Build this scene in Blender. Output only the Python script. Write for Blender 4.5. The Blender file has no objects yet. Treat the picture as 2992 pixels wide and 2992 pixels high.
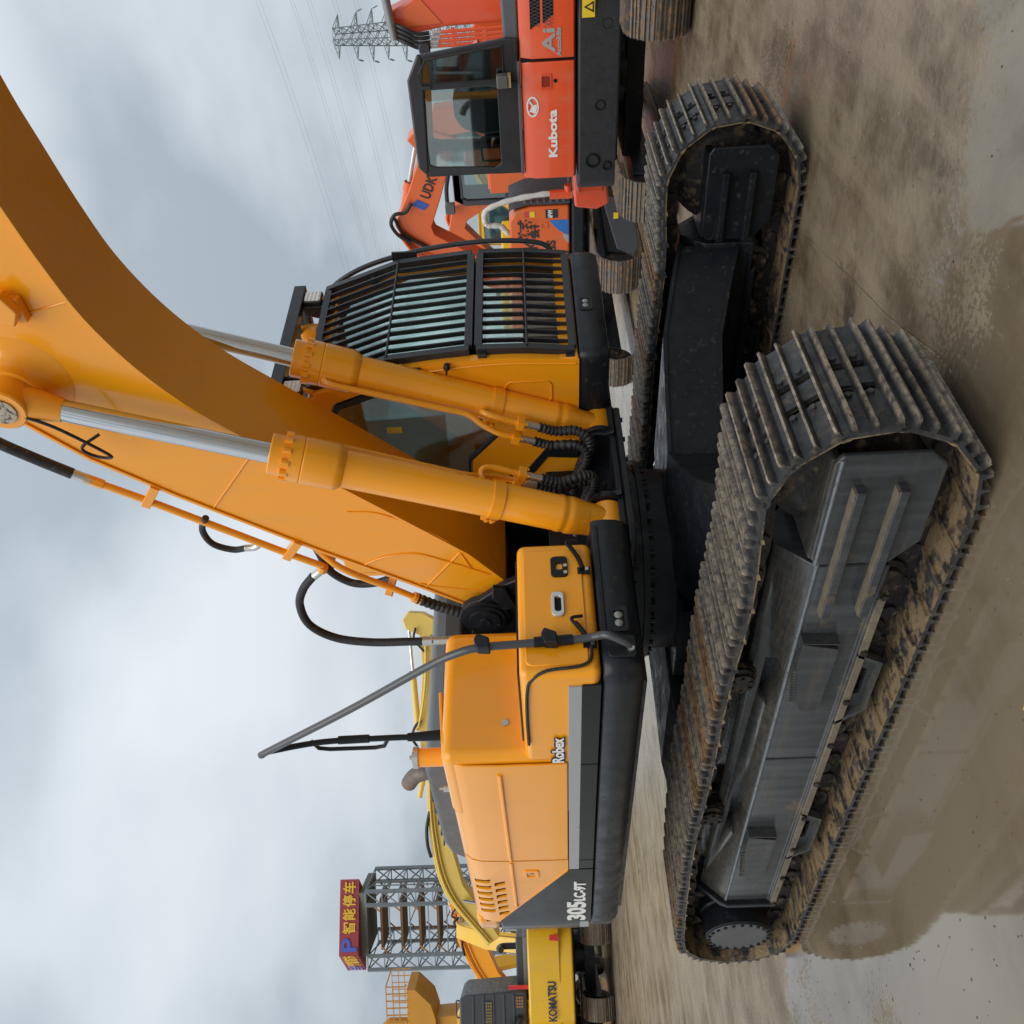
import bpy, bmesh, math, random
from mathutils import Vector, Matrix
random.seed(7)
R = math.radians
scn = bpy.context.scene
col = scn.collection

# ---------------------------------------------------------------- camera (the photograph was taken on its side: world up points to picture left)
cam_d = bpy.data.cameras.new('camera'); cam = bpy.data.objects.new('camera', cam_d); col.objects.link(cam)
yaw, pitch, roll = R(133.955), R(1.578), R(-2.417)
fwd = Vector((math.cos(yaw)*math.cos(pitch), math.sin(yaw)*math.cos(pitch), math.sin(pitch)))
rgt = Vector((math.sin(yaw), -math.cos(yaw), 0)); upv = rgt.cross(fwd)
r2 = rgt*math.cos(roll)+upv*math.sin(roll); u2 = -rgt*math.sin(roll)+upv*math.cos(roll)
mx, my, mz = -u2, r2, -fwd
cam.matrix_world = Matrix(((mx.x, my.x, mz.x, 4.265), (mx.y, my.y, mz.y, -3.870), (mx.z, my.z, mz.z, 1.583), (0, 0, 0, 1)))
cam_d.sensor_width = 36; cam_d.lens = 2642/2992*36; cam_d.clip_start = .05; cam_d.clip_end = 3000
scn.camera = cam

# ---------------------------------------------------------------- world: overcast cloud deck over a Nishita sky
SUN_EL, SUN_AZ = R(52), R(-62)          # azimuth of the hidden sun, measured from +x towards +y
w = bpy.data.worlds.new('World'); scn.world = w; w.use_nodes = True
nt = w.node_tree; N = nt.nodes; L = nt.links; N.clear()
def wn(t, **k):
    n = N.new(t)
    for a, b in k.items(): setattr(n, a, b)
    return n
sky = wn('ShaderNodeTexSky', sky_type='NISHITA', sun_disc=False, sun_elevation=SUN_EL, sun_rotation=R(90)-SUN_AZ)
skys = wn('ShaderNodeVectorMath', operation='SCALE'); skys.inputs['Scale'].default_value = .08
L.new(sky.outputs[0], skys.inputs[0])
tc = wn('ShaderNodeTexCoord'); sep = wn('ShaderNodeSeparateXYZ'); L.new(tc.outputs['Generated'], sep.inputs[0])
el = wn('ShaderNodeMath', operation='MAXIMUM'); el.inputs[1].default_value = 0; L.new(sep.outputs[2], el.inputs[0])
den = wn('ShaderNodeMath', operation='ADD'); den.inputs[1].default_value = .32; L.new(el.outputs[0], den.inputs[0])
dv = wn('ShaderNodeVectorMath', operation='DIVIDE'); L.new(tc.outputs['Generated'], dv.inputs[0])
cmb = wn('ShaderNodeCombineXYZ')
for i in range(3): L.new(den.outputs[0], cmb.inputs[i])
L.new(cmb.outputs[0], dv.inputs[1])
flat = wn('ShaderNodeVectorMath', operation='MULTIPLY'); flat.inputs[1].default_value = (1, 1, .35); L.new(dv.outputs[0], flat.inputs[0])
off = wn('ShaderNodeVectorMath', operation='ADD'); off.inputs[1].default_value = (3.1, .4, 0); L.new(flat.outputs[0], off.inputs[0])
n1 = wn('ShaderNodeTexNoise'); n1.inputs['Scale'].default_value = 1.15; n1.inputs['Detail'].default_value = 6; n1.inputs['Roughness'].default_value = .45; n1.inputs['Distortion'].default_value = .1
L.new(off.outputs[0], n1.inputs['Vector'])
ramp = wn('ShaderNodeValToRGB'); cr = ramp.color_ramp
cr.elements[0].position = .38; cr.elements[0].color = (.30, .345, .385, 1)
cr.elements[1].position = .60; cr.elements[1].color = (.575, .61, .645, 1)
e = cr.elements.new(.48); e.color = (.47, .515, .555, 1)
L.new(n1.outputs[0], ramp.inputs[0])
grad = wn('ShaderNodeMapRange'); grad.inputs['From Min'].default_value = 0; grad.inputs['From Max'].default_value = 1; grad.inputs['To Min'].default_value = .93; grad.inputs['To Max'].default_value = 1.6
L.new(el.outputs[0], grad.inputs[0])
clo = wn('ShaderNodeVectorMath', operation='SCALE'); L.new(ramp.outputs[0], clo.inputs[0]); L.new(grad.outputs[0], clo.inputs['Scale'])
mixw = wn('ShaderNodeMix', data_type='RGBA'); mixw.inputs[0].default_value = .94
L.new(skys.outputs[0], mixw.inputs[6]); L.new(clo.outputs[0], mixw.inputs[7])
bg = wn('ShaderNodeBackground'); bg.inputs[1].default_value = 1.0; L.new(mixw.outputs[2], bg.inputs[0])
wo = wn('ShaderNodeOutputWorld'); L.new(bg.outputs[0], wo.inputs[0])

sun_d = bpy.data.lights.new('sun', 'SUN'); sun = bpy.data.objects.new('sun', sun_d); col.objects.link(sun)
sun_d.energy = 1.45; sun_d.angle = R(55); sun_d.color = (1, .965, .91)
sd = Vector((math.cos(SUN_AZ)*math.cos(SUN_EL), math.sin(SUN_AZ)*math.cos(SUN_EL), math.sin(SUN_EL)))
sun.rotation_euler = sd.to_track_quat('Z', 'Y').to_euler(); sun.location = sd*60
vs = scn.view_settings; vs.view_transform = 'Standard'; vs.look = 'None'; vs.exposure = 0.33; vs.gamma = 1; vs.use_curve_mapping = False

cy = scn.cycles; cy.max_bounces = 6; cy.diffuse_bounces = 3; cy.glossy_bounces = 3; cy.transparent_max_bounces = 12; cy.transmission_bounces = 3; cy.caustics_reflective = False; cy.caustics_refractive = False

# ---------------------------------------------------------------- materials
MATS = {}
def mat(name, base, rough=.45, metal=0., var=.12, scale=3., dirt=None, dirt_amt=0., dirt_scale=6., bump=0., bscale=60., coat=0., spec=.5, rvar=.12, ior=None, streak=0., dust=(.5, .4, .28)):
    if name in MATS: return MATS[name]
    m = bpy.data.materials.new(name); m.use_nodes = True; MATS[name] = m
    t = m.node_tree; nn = t.nodes; ll = t.links; b = nn['Principled BSDF']
    g = nn.new('ShaderNodeNewGeometry')
    no = nn.new('ShaderNodeTexNoise'); no.inputs['Scale'].default_value = scale; no.inputs['Detail'].default_value = 5; ll.new(g.outputs['Position'], no.inputs['Vector'])
    c = nn.new('ShaderNodeMix'); c.data_type = 'RGBA'
    c.inputs[6].default_value = tuple(x*(1-var) for x in base)+(1,); c.inputs[7].default_value = tuple(min(1, x*(1+var)) for x in base)+(1,)
    ll.new(no.outputs[0], c.inputs[0]); out = c.outputs[2]
    rr = nn.new('ShaderNodeMapRange'); rr.inputs['From Min'].default_value = .3; rr.inputs['From Max'].default_value = .7
    rr.inputs['To Min'].default_value = max(.03, rough-rvar); rr.inputs['To Max'].default_value = min(1, rough+rvar)
    n3 = nn.new('ShaderNodeTexNoise'); n3.inputs['Scale'].default_value = scale*2.3; n3.inputs['Detail'].default_value = 4; ll.new(g.outputs['Position'], n3.inputs['Vector'])
    ll.new(n3.outputs[0], rr.inputs[0]); rout = rr.outputs[0]
    if streak:
        mp = nn.new('ShaderNodeMapping'); mp.inputs['Scale'].default_value = (9, 9, .9); ll.new(g.outputs['Position'], mp.inputs['Vector'])
        ns = nn.new('ShaderNodeTexNoise'); ns.inputs['Scale'].default_value = 1.; ns.inputs['Detail'].default_value = 7; ns.inputs['Roughness'].default_value = .62; ll.new(mp.outputs[0], ns.inputs['Vector'])
        nl = nn.new('ShaderNodeTexNoise'); nl.inputs['Scale'].default_value = 2.2; nl.inputs['Detail'].default_value = 6; ll.new(g.outputs['Position'], nl.inputs['Vector'])
        ms = nn.new('ShaderNodeMapRange'); ms.inputs['From Min'].default_value = .46; ms.inputs['From Max'].default_value = .75; ms.inputs['To Max'].default_value = streak; ll.new(ns.outputs[0], ms.inputs[0])
        ml = nn.new('ShaderNodeMapRange'); ml.inputs['From Min'].default_value = .40; ml.inputs['From Max'].default_value = .62; ll.new(nl.outputs[0], ml.inputs[0])
        mm = nn.new('ShaderNodeMath'); mm.operation = 'MULTIPLY'; ll.new(ms.outputs[0], mm.inputs[0]); ll.new(ml.outputs[0], mm.inputs[1])
        cs = nn.new('ShaderNodeMix'); cs.data_type = 'RGBA'; ll.new(mm.outputs[0], cs.inputs[0]); ll.new(out, cs.inputs[6]); cs.inputs[7].default_value = tuple(dust)+(1,); out = cs.outputs[2]
        ra = nn.new('ShaderNodeMath'); ra.operation = 'MULTIPLY_ADD'; ra.inputs[1].default_value = .5; ll.new(mm.outputs[0], ra.inputs[0]); ll.new(rout, ra.inputs[2]); rout = ra.outputs[0]
    if dirt:
        n2 = nn.new('ShaderNodeTexNoise'); n2.inputs['Scale'].default_value = dirt_scale; n2.inputs['Detail'].default_value = 9; n2.inputs['Roughness'].default_value = .62; ll.new(g.outputs['Position'], n2.inputs['Vector'])
        mr = nn.new('ShaderNodeMapRange'); mr.inputs['From Min'].default_value = .62-.34*dirt_amt; mr.inputs['From Max'].default_value = .70-.24*dirt_amt; ll.new(n2.outputs[0], mr.inputs[0])
        c2 = nn.new('ShaderNodeMix'); c2.data_type = 'RGBA'; ll.new(mr.outputs[0], c2.inputs[0]); ll.new(out, c2.inputs[6]); c2.inputs[7].default_value = tuple(dirt)+(1,); out = c2.outputs[2]
        c3 = nn.new('ShaderNodeMix'); ll.new(mr.outputs[0], c3.inputs[0]); ll.new(rout, c3.inputs[2]); c3.inputs[3].default_value = .85; rout = c3.outputs[0]
        if metal:
            iv = nn.new('ShaderNodeMath'); iv.operation = 'MULTIPLY_ADD'; iv.inputs[1].default_value = -metal; iv.inputs[2].default_value = metal; ll.new(mr.outputs[0], iv.inputs[0]); ll.new(iv.outputs[0], b.inputs['Metallic'])
    if bump:
        nb = nn.new('ShaderNodeTexNoise'); nb.inputs['Scale'].default_value = bscale; nb.inputs['Detail'].default_value = 6; ll.new(g.outputs['Position'], nb.inputs['Vector'])
        bp = nn.new('ShaderNodeBump'); bp.inputs['Strength'].default_value = bump; bp.inputs['Distance'].default_value = .01; ll.new(nb.outputs[0], bp.inputs['Height']); ll.new(bp.outputs[0], b.inputs['Normal'])
    ll.new(out, b.inputs['Base Color']); ll.new(rout, b.inputs['Roughness'])
    if not (dirt and metal): b.inputs['Metallic'].default_value = metal
    b.inputs['Coat Weight'].default_value = coat; b.inputs['Coat Roughness'].default_value = .06; b.inputs['Specular IOR Level'].default_value = spec
    if ior: b.inputs['IOR'].default_value = ior
    return m
def glass(name, tint, gloss=.12, gmax=.75):
    if name in MATS: return MATS[name]
    m = bpy.data.materials.new(name); m.use_nodes = True; MATS[name] = m
    t = m.node_tree; nn = t.nodes; ll = t.links; nn.clear()
    tr = nn.new('ShaderNodeBsdfTransparent'); tr.inputs[0].default_value = tuple(tint)+(1,)
    gl = nn.new('ShaderNodeBsdfGlossy'); gl.inputs['Roughness'].default_value = .03; gl.inputs[0].default_value = (.9, .95, .95, 1)
    lw = nn.new('ShaderNodeLayerWeight'); lw.inputs[0].default_value = .35
    mr = nn.new('ShaderNodeMapRange'); mr.inputs['To Min'].default_value = gloss; mr.inputs['To Max'].default_value = gmax; ll.new(lw.outputs['Fresnel'], mr.inputs[0])
    mx_ = nn.new('ShaderNodeMixShader'); ll.new(mr.outputs[0], mx_.inputs[0]); ll.new(tr.outputs[0], mx_.inputs[1]); ll.new(gl.outputs[0], mx_.inputs[2])
    o = nn.new('ShaderNodeOutputMaterial'); ll.new(mx_.outputs[0], o.inputs[0]); return m

MUD = (.30, .225, .13)
def shoe_mat(name, steel, crest, amt):
    """track shoe: dark steel plates, crests worn and rusty, dried mud in the valleys and on the inner face"""
    m = bpy.data.materials.new(name); m.use_nodes = True; MATS[name] = m
    t = m.node_tree; nn = t.nodes; ll = t.links; b = nn['Principled BSDF']
    g = nn.new('ShaderNodeNewGeometry'); tc_ = nn.new('ShaderNodeTexCoord'); sp = nn.new('ShaderNodeSeparateXYZ'); ll.new(tc_.outputs['Object'], sp.inputs[0])
    def noise(sc, det=7, ro=.62):
        n = nn.new('ShaderNodeTexNoise'); n.inputs['Scale'].default_value = sc; n.inputs['Detail'].default_value = det; n.inputs['Roughness'].default_value = ro; ll.new(g.outputs['Position'], n.inputs['Vector']); return n.outputs[0]
    def rng(src, a, b_, c=0., d=1.):
        n = nn.new('ShaderNodeMapRange'); ll.new(src, n.inputs[0])
        for i, v in enumerate((a, b_, c, d)): n.inputs[i+1].default_value = v
        return n.outputs[0]
    def mul(a, b_):
        n = nn.new('ShaderNodeMath'); n.operation = 'MULTIPLY'; ll.new(a, n.inputs[0])
        if isinstance(b_, float): n.inputs[1].default_value = b_
        else: ll.new(b_, n.inputs[1])
        return n.outputs[0]
    def mixc(f, c1, c2):
        n = nn.new('ShaderNodeMix'); n.data_type = 'RGBA'; ll.new(f, n.inputs[0])
        for i, c in ((6, c1), (7, c2)):
            if isinstance(c, tuple): n.inputs[i].default_value = c+(1,)
            else: ll.new(c, n.inputs[i])
        return n.outputs[2]
    col_ = mixc(rng(noise(9), .35, .65), tuple(x*.6 for x in steel), tuple(x*1.5 for x in steel))
    mudf = rng(noise(21, 9), .60-.2*amt, .72-.2*amt)
    oi = nn.new('ShaderNodeObjectInfo'); col_ = mixc(mul(mudf, rng(oi.outputs['Random'], 0, 1, .08, .60)), col_, (.19, .145, .092))
    cr_ = mul(rng(sp.outputs[2], .016, .036), rng(noise(26, 6), .38, .58, .2, 1.))
    col_ = mixc(cr_, col_, crest)
    inner = mul(rng(sp.outputs[2], -.010, -.016), rng(noise(11, 9, .66), .44, .54))
    col_ = mixc(inner, col_, (.30, .215, .12))
    ll.new(col_, b.inputs['Base Color']); b.inputs['Metallic'].default_value = .35
    ll.new(rng(noise(30), .3, .7, .28, .6), b.inputs['Roughness'])
    bp = nn.new('ShaderNodeBump'); bp.inputs['Strength'].default_value = .55; bp.inputs['Distance'].default_value = .008; ll.new(noise(60), bp.inputs['Height']); ll.new(bp.outputs[0], b.inputs['Normal'])
    return m
def worn(name):
    """track frame paint: charcoal with long scuffs, dust film thickest on faces that look up"""
    m = bpy.data.materials.new(name); m.use_nodes = True; MATS[name] = m
    t = m.node_tree; nn = t.nodes; ll = t.links; b = nn['Principled BSDF']; g = nn.new('ShaderNodeNewGeometry')
    def noise(sc, vec=None, det=7, ro=.6):
        n = nn.new('ShaderNodeTexNoise'); n.inputs['Scale'].default_value = sc; n.inputs['Detail'].default_value = det; n.inputs['Roughness'].default_value = ro; ll.new(vec or g.outputs['Position'], n.inputs['Vector']); return n.outputs[0]
    def rng(src, a, b_, c=0., d=1.):
        n = nn.new('ShaderNodeMapRange'); ll.new(src, n.inputs[0])
        for i, v in enumerate((a, b_, c, d)): n.inputs[i+1].default_value = v
        return n.outputs[0]
    def mixc(f, c1, c2):
        n = nn.new('ShaderNodeMix'); n.data_type = 'RGBA'; ll.new(f, n.inputs[0])
        for i, c in ((6, c1), (7, c2)):
            if isinstance(c, tuple): n.inputs[i].default_value = c+(1,)
            else: ll.new(c, n.inputs[i])
        return n.outputs[2]
    mp = nn.new('ShaderNodeMapping'); mp.inputs['Scale'].default_value = (14, 14, 1.2); ll.new(g.outputs['Position'], mp.inputs['Vector'])
    mp2 = nn.new('ShaderNodeMapping'); mp2.inputs['Scale'].default_value = (1.2, 10, 18); ll.new(g.outputs['Position'], mp2.inputs['Vector'])
    c = mixc(rng(noise(1.6, mp.outputs[0]), .3, .7), (.024, .028, .031), (.056, .062, .067))
    sc = nn.new('ShaderNodeMath'); sc.operation = 'MULTIPLY'; ll.new(rng(noise(1.5, mp2.outputs[0], 8, .65), .52, .72), sc.inputs[0]); sc.inputs[1].default_value = .55
    c = mixc(sc.outputs[0], c, (.10, .082, .052))
    sp = nn.new('ShaderNodeSeparateXYZ'); ll.new(g.outputs['Normal'], sp.inputs[0])
    up_ = nn.new('ShaderNodeMath'); up_.operation = 'MULTIPLY'; ll.new(rng(sp.outputs[2], .15, .75), up_.inputs[0]); ll.new(rng(noise(9, mp2.outputs[0], 9, .7), .42, .66, .03, .6), up_.inputs[1])
    c = mixc(up_.outputs[0], c, (.14, .11, .07))
    c = mixc(rng(noise(5.5, None, 10, .72), .60, .66), c, (.10, .078, .05))
    ch = rng(noise(38, None, 4), .70, .74); c = mixc(ch, c, (.006, .006, .007))
    ll.new(c, b.inputs['Base Color']); ll.new(rng(noise(7), .3, .7, .16, .34), b.inputs['Roughness']); b.inputs['Specular IOR Level'].default_value = .45
    bp = nn.new('ShaderNodeBump'); bp.inputs['Strength'].default_value = .12; bp.inputs['Distance'].default_value = .006; ll.new(noise(45), bp.inputs['Height']); ll.new(bp.outputs[0], b.inputs['Normal'])
    return m
ORANGE = mat('orange_paint', (.90, .355, .008), .21, var=.06, scale=1.3, coat=.35, rvar=.08, spec=.4, bump=.012, bscale=35, streak=.30, dust=(.62, .36, .13))
ORANGE2 = mat('orange_cylinder_paint', (.89, .345, .009), .27, var=.07, scale=2.5, coat=.35, rvar=.08, bump=.05, bscale=90, streak=.35, dust=(.50, .27, .08))
BLACK = mat('black_frame_paint', (.010, .0125, .016), .36, var=.3, scale=4, coat=.0, dirt=(.035, .032, .028), dirt_amt=.10, dirt_scale=26, bump=.05, spec=.32)
BLACKG = mat('black_gloss_panel', (.010, .012, .013), .24, var=.4, scale=3, coat=.0, rvar=.06, spec=.22)
CHARCOAL = worn('charcoal_frame_paint')
GUARD = mat('guard_bar_paint', (.018, .020, .024), .36, var=.2, coat=.15)
RUBBER = mat('black_rubber', (.012, .012, .013), .55, var=.2, dirt=(.07, .06, .05), dirt_amt=.12, dirt_scale=20)
STEEL = shoe_mat('track_steel', (.046, .047, .048), (.32, .265, .195), .36)
STEEL2 = shoe_mat('track_rust_steel', (.050, .045, .040), (.36, .20, .09), .46)
CHAIN = mat('chain_steel', (.022, .019, .017), .5, metal=.3, var=.5, scale=10, dirt=(.12, .085, .05), dirt_amt=.3, dirt_scale=16, bump=.4)
CHROME = mat('chrome_rod', (.58, .59, .60), .045, metal=1, var=.04, rvar=.02, scale=8)
ZINC = mat('zinc_fitting', (.55, .54, .50), .3, metal=.9, var=.15, scale=30)
SILVER = mat('silver_stripe', (.36, .37, .38), .35, metal=.25, var=.03, coat=.2)
WHITE = mat('white_lettering', (.78, .78, .76), .4, var=.03)
GREYPL = mat('grey_hood_plastic', (.10, .112, .125), .5, var=.1, scale=4)
DARKIN = mat('dark_interior', (.008, .0085, .009), .7, var=.3, spec=.2)
RED_SEAT = mat('red_seat_cloth', (.34, .06, .06), .8, var=.3, scale=12)
GLASS = glass('tinted_glass', (.90, .965, .955), .13); GLASSD = glass('dark_tinted_glass', (.55, .65, .65), .10)
LENS = mat('lamp_lens', (.75, .76, .74), .12, var=.12, scale=60, bump=.5, bscale=120)
FILM = glass('plastic_film', (.72, .74, .74), .22)

# ---------------------------------------------------------------- mesh helpers
def catmull(pts, k=6):
    P = [Vector(p) for p in pts]
    if len(P) < 3: return P
    Q = [P[0]*2-P[1]]+P+[P[-1]*2-P[-2]]; out = []
    for i in range(1, len(Q)-2):
        for j in range(k):
            t = j/k; a, b, c, d = Q[i-1], Q[i], Q[i+1], Q[i+2]
            out.append(.5*((2*b)+(c-a)*t+(2*a-5*b+4*c-d)*t*t+(3*b-a-3*c+d)*t**3))
    out.append(P[-1]); return out
class MB:
    def __init__(s): s.v = []; s.f = []
    def add(s, vs_, fs):
        o = len(s.v); s.v += [tuple(v) for v in vs_]; s.f += [tuple(i+o for i in f) for f in fs]; return s
    def box(s, x0, x1, y0, y1, z0, z1):
        return s.add([(x0,y0,z0),(x1,y0,z0),(x1,y1,z0),(x0,y1,z0),(x0,y0,z1),(x1,y0,z1),(x1,y1,z1),(x0,y1,z1)],
                     [(3,2,1,0),(4,5,6,7),(0,1,5,4),(1,2,6,5),(2,3,7,6),(3,0,4,7)])
    def prism(s, poly, ax, a, b):
        n = len(poly)
        f = {'y': lambda p, t: (p[0], t, p[1]), 'x': lambda p, t: (t, p[0], p[1]), 'z': lambda p, t: (p[0], p[1], t)}[ax]
        A = sum(poly[i][0]*poly[(i+1) % n][1]-poly[(i+1) % n][0]*poly[i][1] for i in range(n))
        pl = list(poly) if A > 0 else list(poly)[::-1]
        vs_ = [f(p, a) for p in pl]+[f(p, b) for p in pl]
        fl = (ax == 'y') != (a > b)
        fs = [tuple(range(n))[::-1], tuple(range(n, 2*n))]+[(i, (i+1) % n, n+(i+1) % n, n+i) for i in range(n)]
        if fl: fs = [q[::-1] for q in fs]
        return s.add(vs_, fs)
    def ring(s, outer, inner, ax, a, b):
        n = len(outer); f = {'y': lambda p, t: (p[0], t, p[1]), 'x': lambda p, t: (t, p[0], p[1]), 'z': lambda p, t: (p[0], p[1], t)}[ax]
        vs_ = [f(p, a) for p in outer]+[f(p, a) for p in inner]+[f(p, b) for p in outer]+[f(p, b) for p in inner]; fs = []
        for i in range(n):
            j = (i+1) % n
            fs += [(i, j, n+j, n+i), (2*n+i, 3*n+i, 3*n+j, 2*n+j), (i, 2*n+i, 2*n+j, j), (n+i, n+j, 3*n+j, 3*n+i)]
        return s.add(vs_, fs)
    def cyl(s, p0, p1, r0, r1=None, n=20, caps=True):
        p0, p1 = Vector(p0), Vector(p1); r1 = r0 if r1 is None else r1; d = (p1-p0).normalized()
        a = d.orthogonal().normalized(); b = d.cross(a); vs_ = []
        for p, r in ((p0, r0), (p1, r1)):
            for i in range(n):
                t = 2*math.pi*i/n; vs_.append(p+(a*math.cos(t)+b*math.sin(t))*r)
        fs = [(i, (i+1) % n, n+(i+1) % n, n+i) for i in range(n)]
        if caps: fs += [tuple(range(n))[::-1], tuple(range(n, 2*n))]
        return s.add(vs_, fs)
    def lathe(s, p0, axis, prof, n=28):            # prof: (dist along axis, radius)
        p0 = Vector(p0); d = Vector(axis).normalized(); a = d.orthogonal().normalized(); b = d.cross(a); vs_ = []; m = len(prof)
        for (h, r) in prof:
            for i in range(n):
                t = 2*math.pi*i/n; vs_.append(p0+d*h+(a*math.cos(t)+b*math.sin(t))*r)
        fs = [(k*n+i, k*n+(i+1) % n, (k+1)*n+(i+1) % n, (k+1)*n+i) for k in range(m-1) for i in range(n)]
        fs += [tuple(range(n))[::-1], tuple(range((m-1)*n, m*n))]
        return s.add(vs_, fs)
    def tube(s, pts, r, n=10, k=6, smooth=True, rf=None):
        P = catmull(pts, k) if smooth else [Vector(p) for p in pts]
        vs_ = []; up = None; m = len(P)
        for i, p in enumerate(P):
            d = (P[min(i+1, m-1)]-P[max(i-1, 0)]).normalized()
            if up is None: up = d.orthogonal().normalized()
            up = (up-d*up.dot(d)).normalized(); b = d.cross(up); rr = r*(rf(i) if rf else 1)
            for j in range(n):
                t = 2*math.pi*j/n; vs_.append(p+(up*math.cos(t)+b*math.sin(t))*rr)
        fs = [(k2*n+i, k2*n+(i+1) % n, (k2+1)*n+(i+1) % n, (k2+1)*n+i) for k2 in range(m-1) for i in range(n)]
        fs += [tuple(range(n))[::-1], tuple(range((m-1)*n, m*n))]
        return s.add(vs_, fs)
    def bar(s, p0, p1, wd, ht, up=(0, 0, 1)):       # square bar between two points
        p0, p1 = Vector(p0), Vector(p1); d = (p1-p0).normalized(); u = Vector(up); u = (u-d*u.dot(d))
        u = u.normalized() if u.length > 1e-4 else d.orthogonal().normalized(); sd_ = d.cross(u)
        vs_ = [p+sd_*a*wd/2+u*b*ht/2 for p in (p0, p1) for a, b in ((-1, -1), (1, -1), (1, 1), (-1, 1))]
        return s.add(vs_, [(3,2,1,0),(4,5,6,7),(0,1,5,4),(1,2,6,5),(2,3,7,6),(3,0,4,7)])
    def sweep(s, path, prof):                       # closed profile (offset to the right of the path, z) along an xy path
        m = len(path); n = len(prof); vs_ = []
        for i, p in enumerate(path):
            a = Vector(path[max(i-1, 0)]); b = Vector(path[min(i+1, m-1)]); p = Vector(p)
            d1 = (p-a).normalized() if i else (b-p).normalized(); d2 = (b-p).normalized() if i < m-1 else d1
            n1_ = Vector((d1.y, -d1.x)); n2_ = Vector((d2.y, -d2.x)); nn_ = (n1_+n2_).normalized(); kf = 1/max(.4, nn_.dot(n1_))
            for (o, z) in prof: vs_.append((p.x+nn_.x*o*kf, p.y+nn_.y*o*kf, z))
        fs = [(k*n+i, k*n+(i+1) % n, (k+1)*n+(i+1) % n, (k+1)*n+i) for k in range(m-1) for i in range(n)]
        fs += [tuple(range(n))[::-1], tuple(range((m-1)*n, m*n))]
        return s.add(vs_, fs)
    def mesh(s, name, ang=32):
        me = bpy.data.meshes.new(name); me.from_pydata([tuple(v) for v in s.v], [], s.f)
        bm = bmesh.new(); bm.from_mesh(me); bmesh.ops.recalc_face_normals(bm, faces=bm.faces[:]); bm.to_mesh(me); bm.free()
        me.polygons.foreach_set('use_smooth', [True]*len(me.polygons)); me.set_sharp_from_angle(angle=R(ang)); return me
    def build(s, name, m, parent=None, bevel=0., seg=2, rot=None, ang=32):
        return link(name, s.mesh(name, ang), m, parent, bevel, seg, rot)
def link(name, me, m, parent=None, bevel=0., seg=2, rot=None):
    o = bpy.data.objects.new(name, me); col.objects.link(o)
    if m and not me.materials: me.materials.append(m)
    if parent: o.parent = parent
    if rot is not None: o.rotation_euler = (0, 0, rot)
    if bevel:
        b = o.modifiers.new('bevel', 'BEVEL'); b.width = bevel; b.segments = seg; b.limit_method = 'ANGLE'; b.angle_limit = R(35); b.harden_normals = True
    return o
def empty(name, loc=(0, 0, 0), rz=0, parent=None):
    o = bpy.data.objects.new(name, None); col.objects.link(o); o.location = loc; o.rotation_euler = (0, 0, rz); o.parent = parent; o.empty_display_size = .2; return o
def tag(o, label=None, cat=None, group=None, kind=None):
    if label: o['label'] = label
    if cat: o['category'] = cat
    if group: o['group'] = group
    if kind: o['kind'] = kind
    return o
def cut(o, cutters):                                # boolean difference, then bake
    for me in cutters:
        c = bpy.data.objects.new('cutter', me); col.objects.link(c); c.rotation_euler = o.rotation_euler
        md = o.modifiers.new('cut', 'BOOLEAN'); md.operation = 'DIFFERENCE'; md.object = c; md.solver = 'EXACT'
    dg = bpy.context.evaluated_depsgraph_get(); me = bpy.data.meshes.new_from_object(o.evaluated_get(dg)); o.modifiers.clear(); o.data = me
    for c in [c for c in col.objects if c.name.startswith('cutter')]: bpy.data.objects.remove(c)
    return o
FONT = bpy.data.fonts.load('<builtin>') if False else None
def text(name, body, size, m, parent, origin, xdir, ydir, rot=None, bold=0., extr=.0015, width=None, spacing=1., shear=0.):
    cu = bpy.data.curves.new('text', 'FONT'); cu.body = body; cu.size = size; cu.extrude = extr; cu.offset = bold; cu.space_character = spacing; cu.shear = shear; cu.resolution_u = 4
    to = bpy.data.objects.new('text', cu); col.objects.link(to)
    dg = bpy.context.evaluated_depsgraph_get(); me = bpy.data.meshes.new_from_object(to.evaluated_get(dg)); bpy.data.objects.remove(to); bpy.data.curves.remove(cu)
    X = Vector(xdir).normalized(); Y = Vector(ydir).normalized(); Z_ = X.cross(Y)
    xs = [v.co.x for v in me.vertices] or [0]; x0, x1 = min(xs), max(xs); k = width/(x1-x0) if width and x1 > x0 else 1.
    for v in me.vertices:
        c = v.co.copy(); v.co = Vector(origin)+X*(c.x-x0)*k+Y*c.y+Z_*c.z
    me.materials.clear(); me.materials.append(m)
    o = bpy.data.objects.new(name, me); col.objects.link(o); o.parent = parent
    if rot is not None: o.rotation_euler = (0, 0, rot)
    return o
def rrect(x0, x1, z0, z1, r, n=4):
    out = []
    for cx, cz, a0 in ((x1-r, z1-r, 0), (x0+r, z1-r, 90), (x0+r, z0+r, 180), (x1-r, z0+r, 270)):
        for i in range(n+1):
            t = R(a0+90*i/n); out.append((cx+r*math.cos(t), cz+r*math.sin(t)))
    return out
def circ(cx, cz, r, n=20): return [(cx+r*math.cos(2*math.pi*i/n), cz+r*math.sin(2*math.pi*i/n)) for i in range(n)]
def boltrow(mb, pts, axis, r, h, n=6):
    for p in pts: mb.cyl(p, Vector(p)+Vector(axis)*h, r, n=n)
    return mb
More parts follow.
